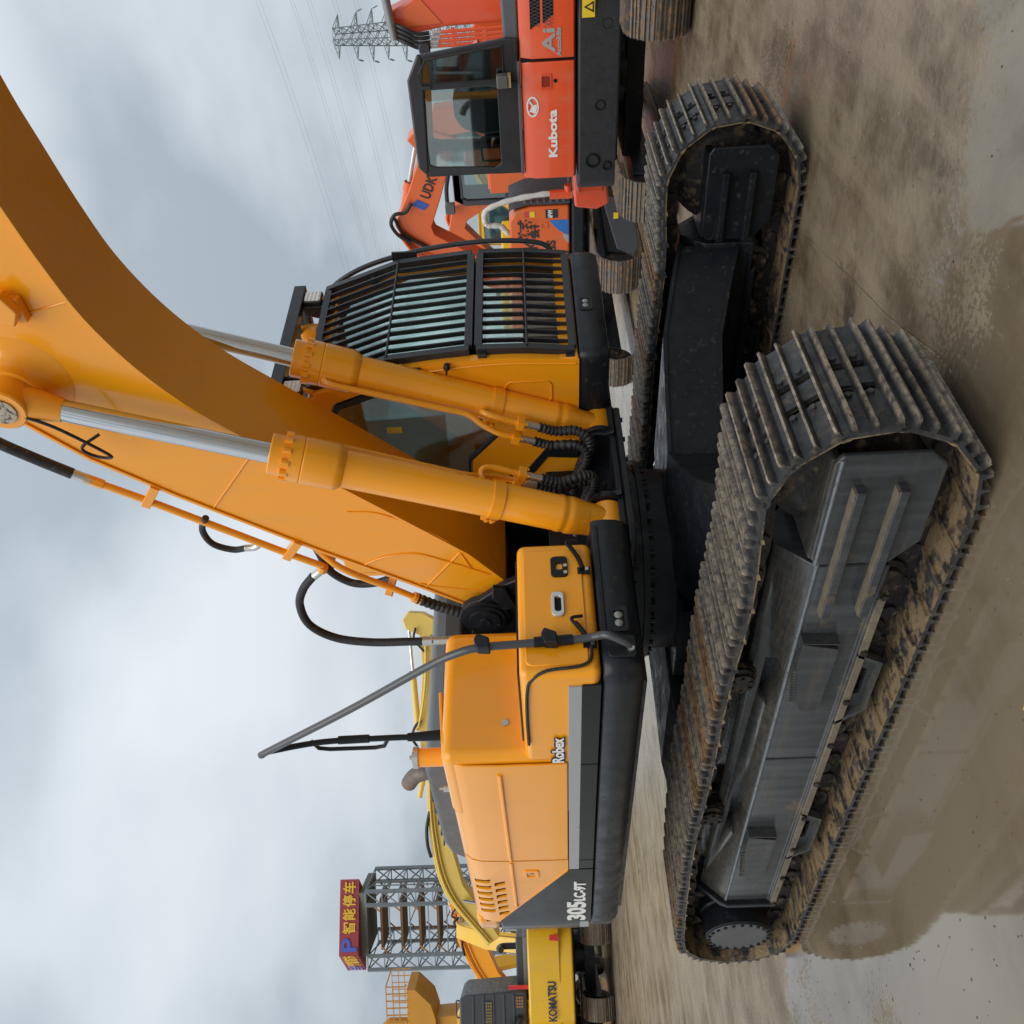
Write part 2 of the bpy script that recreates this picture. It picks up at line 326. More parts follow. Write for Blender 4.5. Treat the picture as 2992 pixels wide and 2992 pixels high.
# ---------------------------------------------------------------- ground: one wet concrete sheet
def ground_mat():
    m = bpy.data.materials.new('wet_concrete'); m.use_nodes = True; t = m.node_tree; nn = t.nodes; ll = t.links; b = nn['Principled BSDF']
    g = nn.new('ShaderNodeNewGeometry')
    def noise(sc, det=6, ro=.55, dist=0, vec=None):
        n = nn.new('ShaderNodeTexNoise'); n.inputs['Scale'].default_value = sc; n.inputs['Detail'].default_value = det; n.inputs['Roughness'].default_value = ro; n.inputs['Distortion'].default_value = dist
        ll.new(vec or g.outputs['Position'], n.inputs['Vector']); return n.outputs[0]
    def rng(src, a, b_, c=0., d=1.):
        n = nn.new('ShaderNodeMapRange'); ll.new(src, n.inputs[0])
        for i, v in enumerate((a, b_, c, d)): n.inputs[i+1].default_value = v
        return n.outputs[0]
    def mixc(f, c1, c2):
        n = nn.new('ShaderNodeMix'); n.data_type = 'RGBA'
        for i, c in ((0, f), (6, c1), (7, c2)):
            if isinstance(c, tuple): n.inputs[i].default_value = c+(1,)
            elif isinstance(c, float): n.inputs[i].default_value = c
            else: ll.new(c, n.inputs[i])
        return n.outputs[2]
    def math_(op, a, b_=None):
        n = nn.new('ShaderNodeMath'); n.operation = op
        for i, v in ((0, a), (1, b_)):
            if v is None: continue
            if isinstance(v, (int, float)): n.inputs[i].default_value = v
            else: ll.new(v, n.inputs[i])
        return n.outputs[0]
    # streaks dragged across the yard by the tracks
    mp = nn.new('ShaderNodeMapping'); mp.inputs['Rotation'].default_value = (0, 0, R(38)); mp.inputs['Scale'].default_value = (1.6, .3, 1); ll.new(g.outputs['Position'], mp.inputs['Vector'])
    big = noise(.33, 6, .55, .4); mid = noise(1.7, 8, .62); streak = noise(2.6, 7, .6, .3, mp.outputs[0]); fine = noise(42, 5, .6)
    base = mixc(rng(mid, .42, .60), (.115, .086, .052), (.235, .190, .130))
    base = mixc(math_('MULTIPLY', rng(streak, .46, .70), .7), base, (.27, .215, .145))
    base = mixc(math_('MULTIPLY', rng(noise(8, 10, .75), .47, .66), .45), base, (.25, .205, .145))
    base = mixc(math_('MULTIPLY', rng(noise(17, 8, .75), .60, .68), .5), base, (.055, .042, .028))
    base = mixc(rng(big, .50, .62), base, (.25, .21, .15))
    base = mixc(rng(noise(.9, 7, .65, .8), .62, .72), base, (.07, .055, .04))
    vo = nn.new('ShaderNodeTexVoronoi'); vo.inputs['Scale'].default_value = 16; ll.new(g.outputs['Position'], vo.inputs['Vector'])
    spk = math_('MULTIPLY', rng(vo.outputs['Distance'], .09, .03), rng(noise(3.1, 3), .5, .62))
    base = mixc(spk, base, (.42, .36, .27))
    vo2 = nn.new('ShaderNodeTexVoronoi'); vo2.inputs['Scale'].default_value = 7; ll.new(g.outputs['Position'], vo2.inputs['Vector'])
    base = mixc(math_('MULTIPLY', rng(vo2.outputs['Distance'], .07, .03), rng(noise(2.2, 3), .52, .6)), base, (.04, .03, .02))
    # slab joints every five metres
    sp = nn.new('ShaderNodeSeparateXYZ'); wob = nn.new('ShaderNodeVectorMath'); wob.operation = 'ADD'
    nw = nn.new('ShaderNodeTexNoise'); nw.inputs['Scale'].default_value = 1.4; nw.inputs['Detail'].default_value = 6; ll.new(g.outputs['Position'], nw.inputs['Vector'])
    sc_ = nn.new('ShaderNodeVectorMath'); sc_.operation = 'SCALE'; sc_.inputs['Scale'].default_value = .09; ll.new(nw.outputs['Color'], sc_.inputs[0])
    rot = nn.new('ShaderNodeMapping'); rot.inputs['Rotation'].default_value = (0, 0, R(-13)); rot.inputs['Location'].default_value = (.55, .35, 0); ll.new(g.outputs['Position'], rot.inputs['Vector'])
    ll.new(rot.outputs[0], wob.inputs[0]); ll.new(sc_.outputs[0], wob.inputs[1]); ll.new(wob.outputs[0], sp.inputs[0])
    jl = None
    for ax, per in ((0, 5.0), (1, 4.2)):
        q = math_('ABSOLUTE', math_('SUBTRACT', math_('FRACT', math_('DIVIDE', sp.outputs[ax], per)), .5))
        q = rng(q, .0011, .0003); jl = q if jl is None else math_('MAXIMUM', jl, q)
    base = mixc(math_('MULTIPLY', jl, math_('MULTIPLY', rng(noise(.8, 3), .50, .62), .4)), base, (.035, .028, .02))
    # standing water: large shallow pools with ragged edges
    dist = nn.new('ShaderNodeVectorMath'); dist.operation = 'DISTANCE'; ll.new(g.outputs['Position'], dist.inputs[0]); dist.inputs[1].default_value = (1.2, -3.2, 0)
    low = rng(dist.outputs['Value'], 5.0, 11., -.014, -.30)      # the yard drains towards the near right corner
    pool = math_('ADD', math_('ADD', math_('ADD', noise(.24, 2, .5, .2), low), math_('MULTIPLY', math_('SUBTRACT', noise(2.4, 9, .7), .5), .34)), math_('MULTIPLY', math_('SUBTRACT', fine, .5), .30))
    wet = rng(pool, .468, .478); damp = rng(pool, .36, .47)
    base = mixc(math_('MULTIPLY', wet, .55), base, (.125, .097, .060))
    ll.new(base, b.inputs['Base Color'])
    rdry = rng(streak, .35, .65, .15, .38); rdamp = nn.new('ShaderNodeMix'); ll.new(damp, rdamp.inputs[0]); ll.new(rdry, rdamp.inputs[2]); rdamp.inputs[3].default_value = .2
    rw = nn.new('ShaderNodeMix'); ll.new(wet, rw.inputs[0]); ll.new(rdamp.outputs[0], rw.inputs[2]); rw.inputs[3].default_value = .03
    ll.new(rw.outputs[0], b.inputs['Roughness'])
    iw = nn.new('ShaderNodeMix'); ll.new(wet, iw.inputs[0]); iw.inputs[2].default_value = 1.42; iw.inputs[3].default_value = 1.72; ll.new(iw.outputs[0], b.inputs['IOR'])
    bp = nn.new('ShaderNodeBump'); bp.inputs['Distance'].default_value = .02
    dry = math_('SUBTRACT', 1., wet); ll.new(math_('ADD', math_('MULTIPLY', dry, .38), .006), bp.inputs['Strength'])
    hh = math_('ADD', math_('ADD', math_('MULTIPLY', mid, .9), math_('MULTIPLY', noise(22, 8, .7), .8)), math_('MULTIPLY', jl, -.5))
    ll.new(hh, bp.inputs['Height']); ll.new(bp.outputs[0], b.inputs['Normal'])
    return m
g_ = MB(); S_ = 700
g_.add([(-S_, -S_, 0), (S_, -S_, 0), (S_, S_, 0), (-S_, S_, 0)], [(0, 1, 2, 3)])
tag(g_.build('ground', ground_mat()), kind='structure')

# ---------------------------------------------------------------- crawler tracks
def loop_path(xi, ri, zi, xs, rs, zs, tops):
    """outer plate line of a track: bottom run, idler arc, top run over the carrier rollers, sprocket arc"""
    P = []
    for i in range(24): P.append((xs+(xi-xs)*i/24, 0*zi+(zs-rs)+((zi-ri)-(zs-rs))*i/24))
    for i in range(25): a = R(-90+180*i/24); P.append((xi+ri*math.cos(a), zi+ri*math.sin(a)))
    tp = [(xi, zi+ri)]+tops+[(xs, zs+rs)]
    c = catmull([(a, 0, b) for a, b in tp], 10)
    for p in c[1:-1]: P.append((p.x, p.z))
    for i in range(24): a = R(90+180*i/24); P.append((xs+rs*math.cos(a), zs+rs*math.sin(a)))
    return P
def resample(P, n, phase=0.):
    Q = P+[P[0]]; d = [0]
    for i in range(len(P)): d.append(d[-1]+math.hypot(Q[i+1][0]-Q[i][0], Q[i+1][1]-Q[i][1]))
    T = d[-1]; out = []
    def at_(s):
        s %= T; i = 0
        lo, hi = 0, len(d)-1
        while hi-lo > 1:
            md = (lo+hi)//2
            if d[md] <= s: lo = md
            else: hi = md
        f = (s-d[lo])/max(1e-9, d[lo+1]-d[lo]); return (Q[lo][0]+(Q[lo+1][0]-Q[lo][0])*f, Q[lo][1]+(Q[lo+1][1]-Q[lo][1])*f)
    for k in range(n):
        s = (k+phase)*T/n; a = at_(s-T/n*.5); b = at_(s+T/n*.5); p = ((a[0]+b[0])/2, (a[1]+b[1])/2); out.append((p, math.atan2(b[1]-a[1], b[0]-a[0])))
    return out, T/n
def shoe_mesh(pitch, width, gh=.042, th=.014, bolts=True, holes=True, name='shoe'):
    """triple grouser plate; x along travel, y across, z outward (z=0 is the outer face of the plate)"""
    p = pitch/2; hw = width/2
    top = [(-p-.012, -.006), (-p+.006, 0), (-p+.013, gh), (-p+.022, gh), (-p+.031, .002), (-.012, .002), (-.006, gh*.85), (.003, gh*.85), (.010, .002), (p-.043, .002), (p-.034, gh), (p-.025, gh), (p-.016, .004), (p+.010, -.010)]
    bot = [(x, -.010 if i == 0 else (-.030 if i == len(top)-1 else (-.024 if i == len(top)-2 else -th-.004))) for i, (x, z) in enumerate(top)]
    ys = [-hw, -hw+.012, -.135, -.085, -.045, .045, .085, .135, hw-.012, hw]; m = MB(); n = len(top); vs_ = []
    for k, y in enumerate(ys):
        e = .006 if k in (0, len(ys)-1) else 0
        for x, z in top: vs_.append((x, y, z-(e if z > .01 else 0)))
        for x, z in bot: vs_.append((x, y, z))
    fs = []; st = 2*n
    def hole(i, k): return holes and ((i == 4 and k in (3, 5)) or (i == 8 and k in (3, 5)))
    for k in range(len(ys)-1):
        for i in range(n-1):
            if hole(i, k):
                a, b = k*st+i, (k+1)*st+i
                fs += [(a, a+n, a+n+1, a+1), (b, b+1, b+n+1, b+n), (a, b, b+n, a+n), (a+1, a+n+1, b+n+1, b+1)]; continue
            fs += [(k*st+i, k*st+i+1, (k+1)*st+i+1, (k+1)*st+i), (k*st+n+i, (k+1)*st+n+i, (k+1)*st+n+i+1, k*st+n+i+1)]
        fs += [(k*st, (k+1)*st, (k+1)*st+n, k*st+n), (k*st+n-1, k*st+2*n-1, (k+1)*st+2*n-1, (k+1)*st+n-1)]
    for k in (0, len(ys)-1): fs.append(tuple(list(range(k*st, k*st+n))+list(range(k*st+2*n-1, k*st+n-1, -1))))
    m.add(vs_, fs)
    if bolts:
        for bx in (-.036, .038):
            for by in (-.105, .105): m.cyl((bx, by, 0), (bx, by, .016), .0125, n=6)
    return m.mesh(name, 40)
def link_mesh(pitch):
    m = MB(); p = pitch/2
    for sy in (-1, 1):
        y = .075*sy
        m.prism([(-p-.03, -.045), (-p-.035, -.085), (-p, -.115), (-.03, -.115), (.03, -.105), (p, -.115), (p+.03, -.09), (p+.03, -.05), (p-.03, -.02), (-p+.03, -.02)], 'y', y-.018, y+.018)
        m.cyl((-p, y+sy*.018, -.07), (-p, y+sy*.034, -.07), .034, n=12)
    m.cyl((-p, -.075, -.07), (-p, .075, -.07), .026, n=10)
    return m.mesh('link', 40)

MAIN = empty('crawler_excavator'); tag(MAIN, 'large orange crawler excavator with black undercarriage and raised boom, closest to the camera', 'excavator')
SW = R(-4)                                      # the upper structure is slewed a little
UP = dict(parent=MAIN, rot=SW)
LOOP = loop_path(2.0, .385, .42, -1.88, .365, .40, [(1.55, .775), (.81, .80), (.15, .80), (-.46, .815), (-1.2, .80)])
SHOES, PIT = resample(LOOP, 52, .35)
SHOE_ME = [shoe_mesh(PIT, .60), shoe_mesh(PIT, .60)]; SHOE_ME[0].materials.append(STEEL); SHOE_ME[1].materials.append(STEEL2)
LINK_ME = link_mesh(PIT); LINK_ME.materials.append(CHAIN)
def pose(o, x, y, z, ang):                      # local x along the travel direction, local z outward (right of travel seen from +y ... belly outward)
    t = Vector((math.cos(ang), 0, math.sin(ang))); n = Vector((math.sin(ang), 0, -math.cos(ang))); yv = n.cross(t)
    o.matrix_local = Matrix(((t.x, yv.x, n.x, x), (t.y, yv.y, n.y, y), (t.z, yv.z, n.z, z), (0, 0, 0, 1)))
rs_ = random.Random(3)
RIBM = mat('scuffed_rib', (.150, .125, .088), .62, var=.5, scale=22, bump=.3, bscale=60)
EDGE = mat('edge_sheen_paint', (.17, .185, .20), .28, metal=.3, var=.3, scale=12, dirt=(.09, .085, .07), dirt_amt=.2, dirt_scale=30)  # pale grey standing in for the sky's sheen on the rounded frame edges
for yc in (-1.3, 1.3):
    tr = empty('track', (0, 0, 0), parent=MAIN)
    for k, ((x, z), a) in enumerate(SHOES):
        o = link('shoe', SHOE_ME[1 if rs_.random() < .3 else 0], None, tr); pose(o, x, yc, z, a+rs_.uniform(-.02, .02))
        o = link('chain_link', LINK_ME, None, tr); pose(o, x, yc, z, a)
    s = -1 if yc < 0 else 1                     # outward side
    # track frame: roof-shaped beam
    b = MB(); pr = [(-.20, .225), (-.215, .225), (-.215, .245), (-.20, .25), (-.20, .50), (-.185, .525), (-.07, .645), (.07, .645), (.185, .525), (.20, .50), (.20, .25), (.20, .225)]
    b.prism([(yc+y, z) for y, z in pr], 'x', -1.47, 1.62)
    fr = b.build('track_frame', CHARCOAL if yc < 0 else BLACK, MAIN, bevel=.016, seg=3)
    cuts = []
    if yc < 0:
        for cx in (.78, -.50):
            c = MB(); c.prism([(cx-.17, .545), (cx-.12, .59), (cx+.16, .59), (cx+.20, .55), (cx+.10, .505), (cx-.11, .505)], 'y', yc-.30, yc-.03); cuts.append(c.mesh('cutter'))
        cut(fr, cuts)
    e = MB(); e.prism([(yc-.235, .20), (yc-.235, .50), (yc-.215, .545), (yc-.10, .67), (yc+.10, .67), (yc+.215, .545), (yc+.235, .50), (yc+.235, .20)], 'x', -1.505, -1.465); e.build('end_plate', BLACK, fr, bevel=.008)
    # idler guard box with two long wear ribs
    g = MB(); yo = yc-.225
    gpl = [(1.655, .25), (1.655, .515), (1.69, .555), (2.17, .555), (2.21, .53), (2.21, .22), (2.15, .155), (1.77, .155)]
    g.prism(gpl, 'y', yc-.235, yc-.205); g.prism(gpl, 'y', yc+.205, yc+.235)
    g.prism([(yc-.2045, .515), (yc-.2045, .5535), (yc+.2045, .5535), (yc+.2045, .515)], 'x', 1.66, 2.17)
    gb = g.build('idler_guard', CHARCOAL if yc < 0 else BLACK, MAIN, bevel=.014, seg=3)
    for i, zz in enumerate((.455, .305)):
        q = MB(); xr = 1.39 if yc < 0 else 1.67; q.prism([(xr, zz-.020), (xr, zz+.016), (2.075, zz+.016), (2.075, zz-.020)], 'y', yc-.18, yc-.283); q.build('wear_rib', CHARCOAL if yc < 0 else BLACK, gb, bevel=.005)
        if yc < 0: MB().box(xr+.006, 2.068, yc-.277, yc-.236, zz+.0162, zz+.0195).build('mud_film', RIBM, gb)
    # low skid rail and roller guards
    q = MB(); q.prism([(-1.47, .20), (-1.47, .235), (1.42, .235), (1.47, .20)], 'y', yc-.225, yc-.15); q.build('skid_rail', RIBM if yc < 0 else BLACK, fr, bevel=.004)
    if yc < 0: MB().tube([(-1.46, yc-.198, .507), (1.65, yc-.198, .507)], .010, 8, smooth=False).build('edge_sheen', EDGE, fr); MB().tube([(1.66, yc-.230, .530), (2.19, yc-.230, .530)], .010, 8, smooth=False).build('edge_sheen', EDGE, gb)  # highlight along the upper edges, put in as pale tubes
    for gx in (.83, -.57):
        q = MB(); q.ring([(gx-.30, .235), (gx-.19, .115), (gx+.17, .115), (gx+.24, .235)], [(gx-.13, .215), (gx-.10, .150), (gx+.08, .150), (gx+.11, .215)], 'y', yc-.185, yc-.165)
        q.prism([(gx-.30, .235), (gx-.19, .115), (gx+.17, .115), (gx+.24, .235), (gx+.22, .235), (gx+.16, .128), (gx-.18, .128), (gx-.275, .235)], 'y', yc-.225, yc-.15)
        q.build('roller_guard', CHARCOAL if yc < 0 else BLACK, fr)
    if yc < 0:
        for x0, x1 in ((.68, 1.20), (-1.10, -.51)):  # folded boarding steps with a toothed edge
            q = MB(); q.prism([(x0, .355), (x0+.03, .43), (x0+.12, .47), (x1-.16, .50), (x1, .50), (x1-.04, .345)], 'y', yc-.262, yc-.252)
            q.prism([(x0, .355), (x1-.04, .345), (x1-.04, .352), (x0, .362)], 'y', yc-.255, yc-.20)
            q.prism([(x1-.012, .345), (x1, .50), (x1+.006, .50), (x1-.006, .345)], 'y', yc-.26, yc-.20)
            n_ = 12
            for i in range(n_):
                xa = x0+.10+(x1-x0-.28)*i/n_; q.prism([(xa, .468+.03*i/n_), (xa+.012, .492+.03*i/n_), (xa+.024, .468+.03*i/n_)], 'y', yc-.262, yc-.252)
            q.build('step', CHARCOAL, fr)
    # idler, sprocket, rollers
    q = MB(); q.lathe((2.0, yc-.10, .42), (0, 1, 0), [(0, .05), (0, .20), (.012, .235), (.03, .262), (.05, .262), (.06, .305), (.14, .305), (.15, .262), (.17, .262), (.188, .235), (.2, .20), (.2, .05)], 40)
    idl = q.build('idler', CHAIN, MAIN); q = MB(); q.cyl((2.0, yc-.19, .42), (2.0, yc+.19, .42), .07); q.build('idler_axle', CHAIN, idl)
    q = MB()
    q.lathe((-1.90, yc, .385), (0, s, 0), [(-.18, .17), (-.18, .2), (.05, .225), (.09, .225), (.10, .21), (.245, .212), (.25, .205)], 44)
    hub = q.build('sprocket_hub', BLACK, MAIN)
    q = MB(); q.cyl((-1.90, yc+s*.25, .385), (-1.90, yc+s*.262, .385), .203, n=48); q.build('hub_cover', mat('hub_cover_paint', (.055, .060, .066), .32, var=.12, coat=.2), hub, bevel=.004)
    q = MB(); boltrow(q, [(-1.90+.193*math.cos(2*math.pi*i/22), yc+s*.262, .385+.193*math.sin(2*math.pi*i/22)) for i in range(22)], (0, s, 0), .011, .010); tag(q.build('cover_bolts', BLACK, hub), kind='stuff')
    q = MB(); n_ = 21; pl = []
    for i in range(n_*2): rr = .31 if i % 2 else .255; t = math.pi*i/n_; pl.append((-1.88+rr*math.cos(t), .40+rr*math.sin(t)))
    q.prism(pl, 'y', yc-.03, yc+.03); q.build('sprocket_teeth', CHAIN, hub)
    for cx in (.81, -.46):
        q = MB(); q.lathe((cx, yc-.16, .69), (0, 1, 0), [(0, .055), (.015, .07), (.03, .07), (.03, .078), (.05, .078), (.05, .062), (.11, .062), (.11, .078), (.13, .078), (.13, .062), (.2, .062), (.2, .05), (.3, .05)], 24)
        cr_ = q.build('carrier_roller', CHAIN, MAIN)
        q = MB(); q.lathe((cx, yc-.163, .69), (0, -1, 0), [(0, .062), (.012, .062), (.016, .05), (.016, .02)], 20); boltrow(q, [(cx+.045*math.cos(2*math.pi*i/6), yc-.175, .69+.045*math.sin(2*math.pi*i/6)) for i in range(6)], (0, -1, 0), .009, .012); q.build('roller_cap', CHAIN, cr_)
        q = MB(); q.prism([(cx-.09, .60), (cx-.05, .70), (cx+.05, .70), (cx+.09, .60)], 'y', yc+.02, yc+.10); q.build('bracket', CHAIN, cr_)
    for i in range(9):
        rx = 1.45-i*.365; q = MB(); q.lathe((rx, yc-.14, .175), (0, 1, 0), [(0, .03), (0, .055), (.02, .06), (.03, .085), (.06, .085), (.065, .07), (.215, .07), (.22, .085), (.25, .085), (.26, .06), (.28, .055), (.28, .03)], 16)
        q.build('track_roller', CHAIN, MAIN)

def clods(name, pts, m, parent, seed, smin, smax, flat=.6):
    rs = random.Random(seed); bm = bmesh.new(); bmesh.ops.create_icosphere(bm, subdivisions=1, radius=1); base_v = [v.co.copy() for v in bm.verts]; base_f = [[v.index for v in f.verts] for f in bm.faces]; bm.free(); mb_ = MB()
    for p in pts:
        s_ = rs.uniform(smin, smax)**1; a = rs.uniform(0, 6.28); k = [rs.uniform(.6, 1.25) for _ in base_v]; st_ = rs.uniform(.8, 1.7)
        mb_.add([(p[0]+(v.x*math.cos(a)*st_-v.y*math.sin(a))*s_*kk, p[1]+(v.x*math.sin(a)*st_+v.y*math.cos(a))*s_*kk, p[2]+v.z*s_*flat*kk) for v, kk in zip(base_v, k)], base_f)
    return tag(mb_.build(name, m, parent, ang=60), kind='stuff')
MUDM = mat('dried_mud', (.24, .18, .11), .85, var=.4, scale=30, bump=.6, bscale=90)
for (xa, za, xb, zb) in ((1.62, .26, 1.62, .50), (.20, .252, .20, .50)):
    MB().tube([(xa, -1.503, za), (xb, -1.503, zb)], .006, 6, smooth=False).build('weld_bead', CHARCOAL, MAIN)
for i in range(9):
    x = 1.45-i*.365; MB().cyl((x, -1.526, .217), (x, -1.538, .217), .016, n=6).build('roller_bolt', CHAIN, MAIN)

# ---------------------------------------------------------------- car body and slewing ring
CX, CY = .03, .05
q = MB(); FL = []
for sx in (1, -1):
    for sy in (1, -1):
        qf = MB(); qg = MB(); FL += [qf, qg]
        # deep box leg spreading from the drum to the track frame; stations: y, outer x, inner x, top, bottom
        st = [(.0, .93, .25, .815, .54), (.30, 1.08, .32, .80, .515), (.62, 1.28, .46, .785, .485), (.90, 1.48, .66, .715, .40), (1.12, 1.60, .78, .655, .325)]
        for mb_, gx_, sets in ((q, 0., [(0, 0)]), (qf, .018, ((0, 1), (1, 0)))):
            for k in range(len(st)-1):
                for t_ in sets:
                    vs_ = []
                    for (y, xo, xi, zt, zb) in (st[k], st[k+1]):
                        if mb_ is q: z0, z1 = zb, zt
                        elif t_ == (0, 1): z0, z1 = zt, zt+.022
                        else: z0, z1 = zb-.022, zb
                        for x in (xi-gx_, xo+gx_):
                            for z in (z0, z1): vs_.append((sx*x, sy*y, z))
                    (qg if t_ == (1, 0) else mb_).add(vs_, [(0, 1, 3, 2), (4, 6, 7, 5), (0, 4, 5, 1), (2, 3, 7, 6), (1, 5, 7, 3), (0, 2, 6, 4)])
q.box(-.30, .30, -.62, .62, .54, .80)
carb = q.build('car_body', BLACK, MAIN); [f_.build('leg_flange', BLACK, carb) for f_ in FL]
# flange strips along the visible front leg
q = MB()
for sy in (1,):
    pts = [(.45, .05, .805), (.86, .50, .745), (1.40, 1.06, .61)]
q = MB(); q.lathe((CX, CY, .55), (0, 0, 1), [(0, .60), (.15, .58), (.17, .565), (.405, .565), (.405, .55)], 72); q.build('slew_drum', BLACK, carb)
q = MB(); q.lathe((CX, CY, .955), (0, 0, 1), [(0, .54), (0, .625), (.035, .625), (.037, .60), (.055, .60), (.057, .615), (.10, .615), (.10, .54)], 80); ringo = q.build('slewing_ring', BLACK, MAIN)
q = MB()
for i in range(36): t = 2*math.pi*i/36; q.cyl((CX+.598*math.cos(t), CY+.598*math.sin(t), .925), (CX+.598*math.cos(t), CY+.598*math.sin(t), .956), .016, n=6)
for i in range(30): t = 2*math.pi*(i+.3)/30; q.cyl((CX+.63*math.cos(t), CY+.63*math.sin(t), 1.035), (CX+.63*math.cos(t), CY+.63*math.sin(t), 1.062), .014, n=6)
tag(q.build('ring_bolts', BLACK, ringo), kind='stuff')
q = MB(); q.cyl((CX, CY, 1.062), (CX, CY, 1.10), .70, n=80); q.build('turntable_plate', BLACK, MAIN, bevel=.006)
# ---------------------------------------------------------------- upper structure (own axes: x forward, y left, z up, slewed by SW)
YS = -1.49
q = MB(); q.box(-2.0, .95, -1.40, 1.40, 1.115, 1.15); deck = q.build('deck_plate', BLACK, bevel=.006, **UP)
# rounded perimeter beam, right side and front
def arc(cx, cy, r, a0, a1, n=6): return [(cx+r*math.cos(R(a0+(a1-a0)*i/n)), cy+r*math.sin(R(a0+(a1-a0)*i/n))) for i in range(n+1)]
prof = [(-.10, 1.325), (-.015, 1.325), (-.002, 1.312), (.004, 1.26), (-.002, 1.20), (-.022, 1.158), (-.055, 1.14), (-.10, 1.135)]
q = MB(); q.sweep([(-2.03, YS), (-1.2, YS), (0, YS), (1.06, YS)]+arc(1.08, YS+.095, .095, -90, 0)[1:]+[(1.175, -1.1), (1.175, -.62)], prof); beam = q.build('side_beam', BLACK, bevel=0, ang=40, **UP)
q = MB(); q.sweep([(.45, .44), (1.30, .44)]+arc(1.32, .50, .06, -90, 0)[1:]+[(1.38, 1.0), (1.38, 1.42)]+arc(1.31, 1.42, .07, 0, 90)[1:]+[(0, 1.49), (-2.03, 1.49)], [(-.10, 1.308), (-.01, 1.308), (0, 1.295), (.002, 1.19), (-.02, 1.145), (-.10, 1.13)]); lbeam = q.build('side_beam', BLACK, ang=40, **UP)
q = MB(); q.box(1.13, 1.182, -1.40, -.66, 1.296, 1.315); q.build('ledge_plate', BLACK, beam, bevel=.003)
# recessed lamps in the beams
for (x, y, z, par, wd) in ((1.178, -1.215, 1.238, beam, .07), (1.381, .90, 1.247, lbeam, .07)):
    q = MB(); q.ring(rrect(y-wd, y+wd, z-.04, z+.04, .018), rrect(y-wd*.62, y+wd*.62, z-.024, z+.024, .008), 'x', x-.012, x+.006); lm = q.build('lamp_housing', BLACK, par)
    q = MB(); q.box(x-.010, x-.004, y-wd*.6, y+wd*.6, z-.024, z+.024); q.build('lamp_recess', DARKIN, lm)
    for sy in (-1, 1): q = MB(); q.lathe((x-.004, y+sy*.022, z), (1, 0, 0), [(0, .02), (.006, .019), (.010, .012), (.011, .003)], 14); q.build('bulb', mat('bulb_grey', (.30, .30, .28), .25, metal=.4, var=.3, scale=60), lm)
# ---- tool box (lower front), door in front
q = MB(); q.box(.36, 1.166, -1.485, -.745, 1.333, 1.69); tb = q.build('tool_box', ORANGE, bevel=.038, seg=4, **UP)
q = MB(); q.prism(rrect(-1.44, -.80, 1.385, 1.66, .03), 'x', 1.160, 1.174); q.build('box_door', ORANGE, tb, bevel=.005, seg=3)
q = MB(); q.tube([(.56, YS-.002, 1.668), (.80, YS-.002, 1.668), (1.03, YS-.002, 1.66), (1.12, YS+.006, 1.64), (1.172, -1.468, 1.57), (1.176, -1.455, 1.44), (1.177, -1.435, 1.39), (1.177, -1.40, 1.372), (1.177, -1.30, 1.368)], .0075, 8); q.build('door_seal', RUBBER, tb)
q = MB(); q.box(.50, 1.10, -1.44, -.80, 1.692, 1.70); q.build('tread_plate', BLACK, tb)
q = MB(); q.ring(rrect(-1.19, -1.055, 1.478, 1.535, .02), rrect(-1.165, -1.08, 1.490, 1.520, .013), 'x', 1.172, 1.188); hd = q.build('door_handle', mat('handle_silver', (.62, .63, .64), .3, metal=.4, var=.03), tb, bevel=.004)
q = MB(); q.box(1.172, 1.177, -1.16, -1.085, 1.488, 1.522); q.build('handle_pocket', DARKIN, hd)
q = MB(); q.ring(rrect(-.965, -.845, 1.45, 1.53, .02), rrect(-.925, -.885, 1.475, 1.505, .01), 'x', 1.172, 1.184); lp = q.build('catch_plate', BLACKG, tb, bevel=.003)
q = MB(); boltrow(q, [(1.184, -.905, 1.462), (1.184, -.945, 1.462)], (1, 0, 0), .010, .007); tag(q.build('catch_bolts', ZINC, lp), kind='stuff')
for ya, yb in ((-.80, -.93), (-1.24, -1.34)):
    q = MB(); q.box(1.17, 1.182, min(ya, yb)-.02, min(ya, yb)+.015, 1.345, 1.405); q.tube([(1.19, yb, 1.38), (1.195, (ya+yb)/2, 1.40), (1.20, ya, 1.435)], .012, 8); q.tube([(1.19, ya-.02, 1.42), (1.21, ya+.015, 1.45), (1.205, ya+.03, 1.40)], .008, 8); ho = q.build('door_latch', BLACKG, tb)
    q = MB(); boltrow(q, [(1.182, min(ya, yb), 1.362)], (1, 0, 0), .010, .008); q.build('latch_bolt', ZINC, ho)
# ---- fuel tank (tall block behind the tool box) and side doors
q = MB(); q.box(-.30, .392, -1.470, -.70, 1.34, 2.118); tank = q.build('fuel_tank', ORANGE, bevel=.06, seg=4, **UP)
q = MB(); q.cyl((.20, -1.4805, 1.75), (.20, -1.4895, 1.75), .02, n=20); q.build('plug', BLACK, tank)
q = MB(); q.cyl((.3935, -1.28, 1.79), (.3985, -1.28, 1.79), .018, n=16); q.build('plug_bolt', ZINC, tank)
def door_prof(): return [(-1.476, 1.482), (YS, 1.484), (YS, 1.83), (-1.484, 2.00), (-1.468, 2.06), (-1.435, 2.10), (-1.38, 2.12), (-1.05, 2.145), (-1.05, 2.128), (-1.378, 2.104), (-1.425, 2.087), (-1.455, 2.052), (-1.470, 1.995), (-1.476, 1.83)]
q = MB(); q.prism(door_prof(), 'x', -.895, .335); dA = q.build('engine_door', ORANGE, bevel=.006, seg=3, **UP)
q = MB(); q.prism(door_prof(), 'x', -1.985, -.907); dB = q.build('radiator_door', ORANGE, bevel=.006, seg=3, **UP)
cuts = []
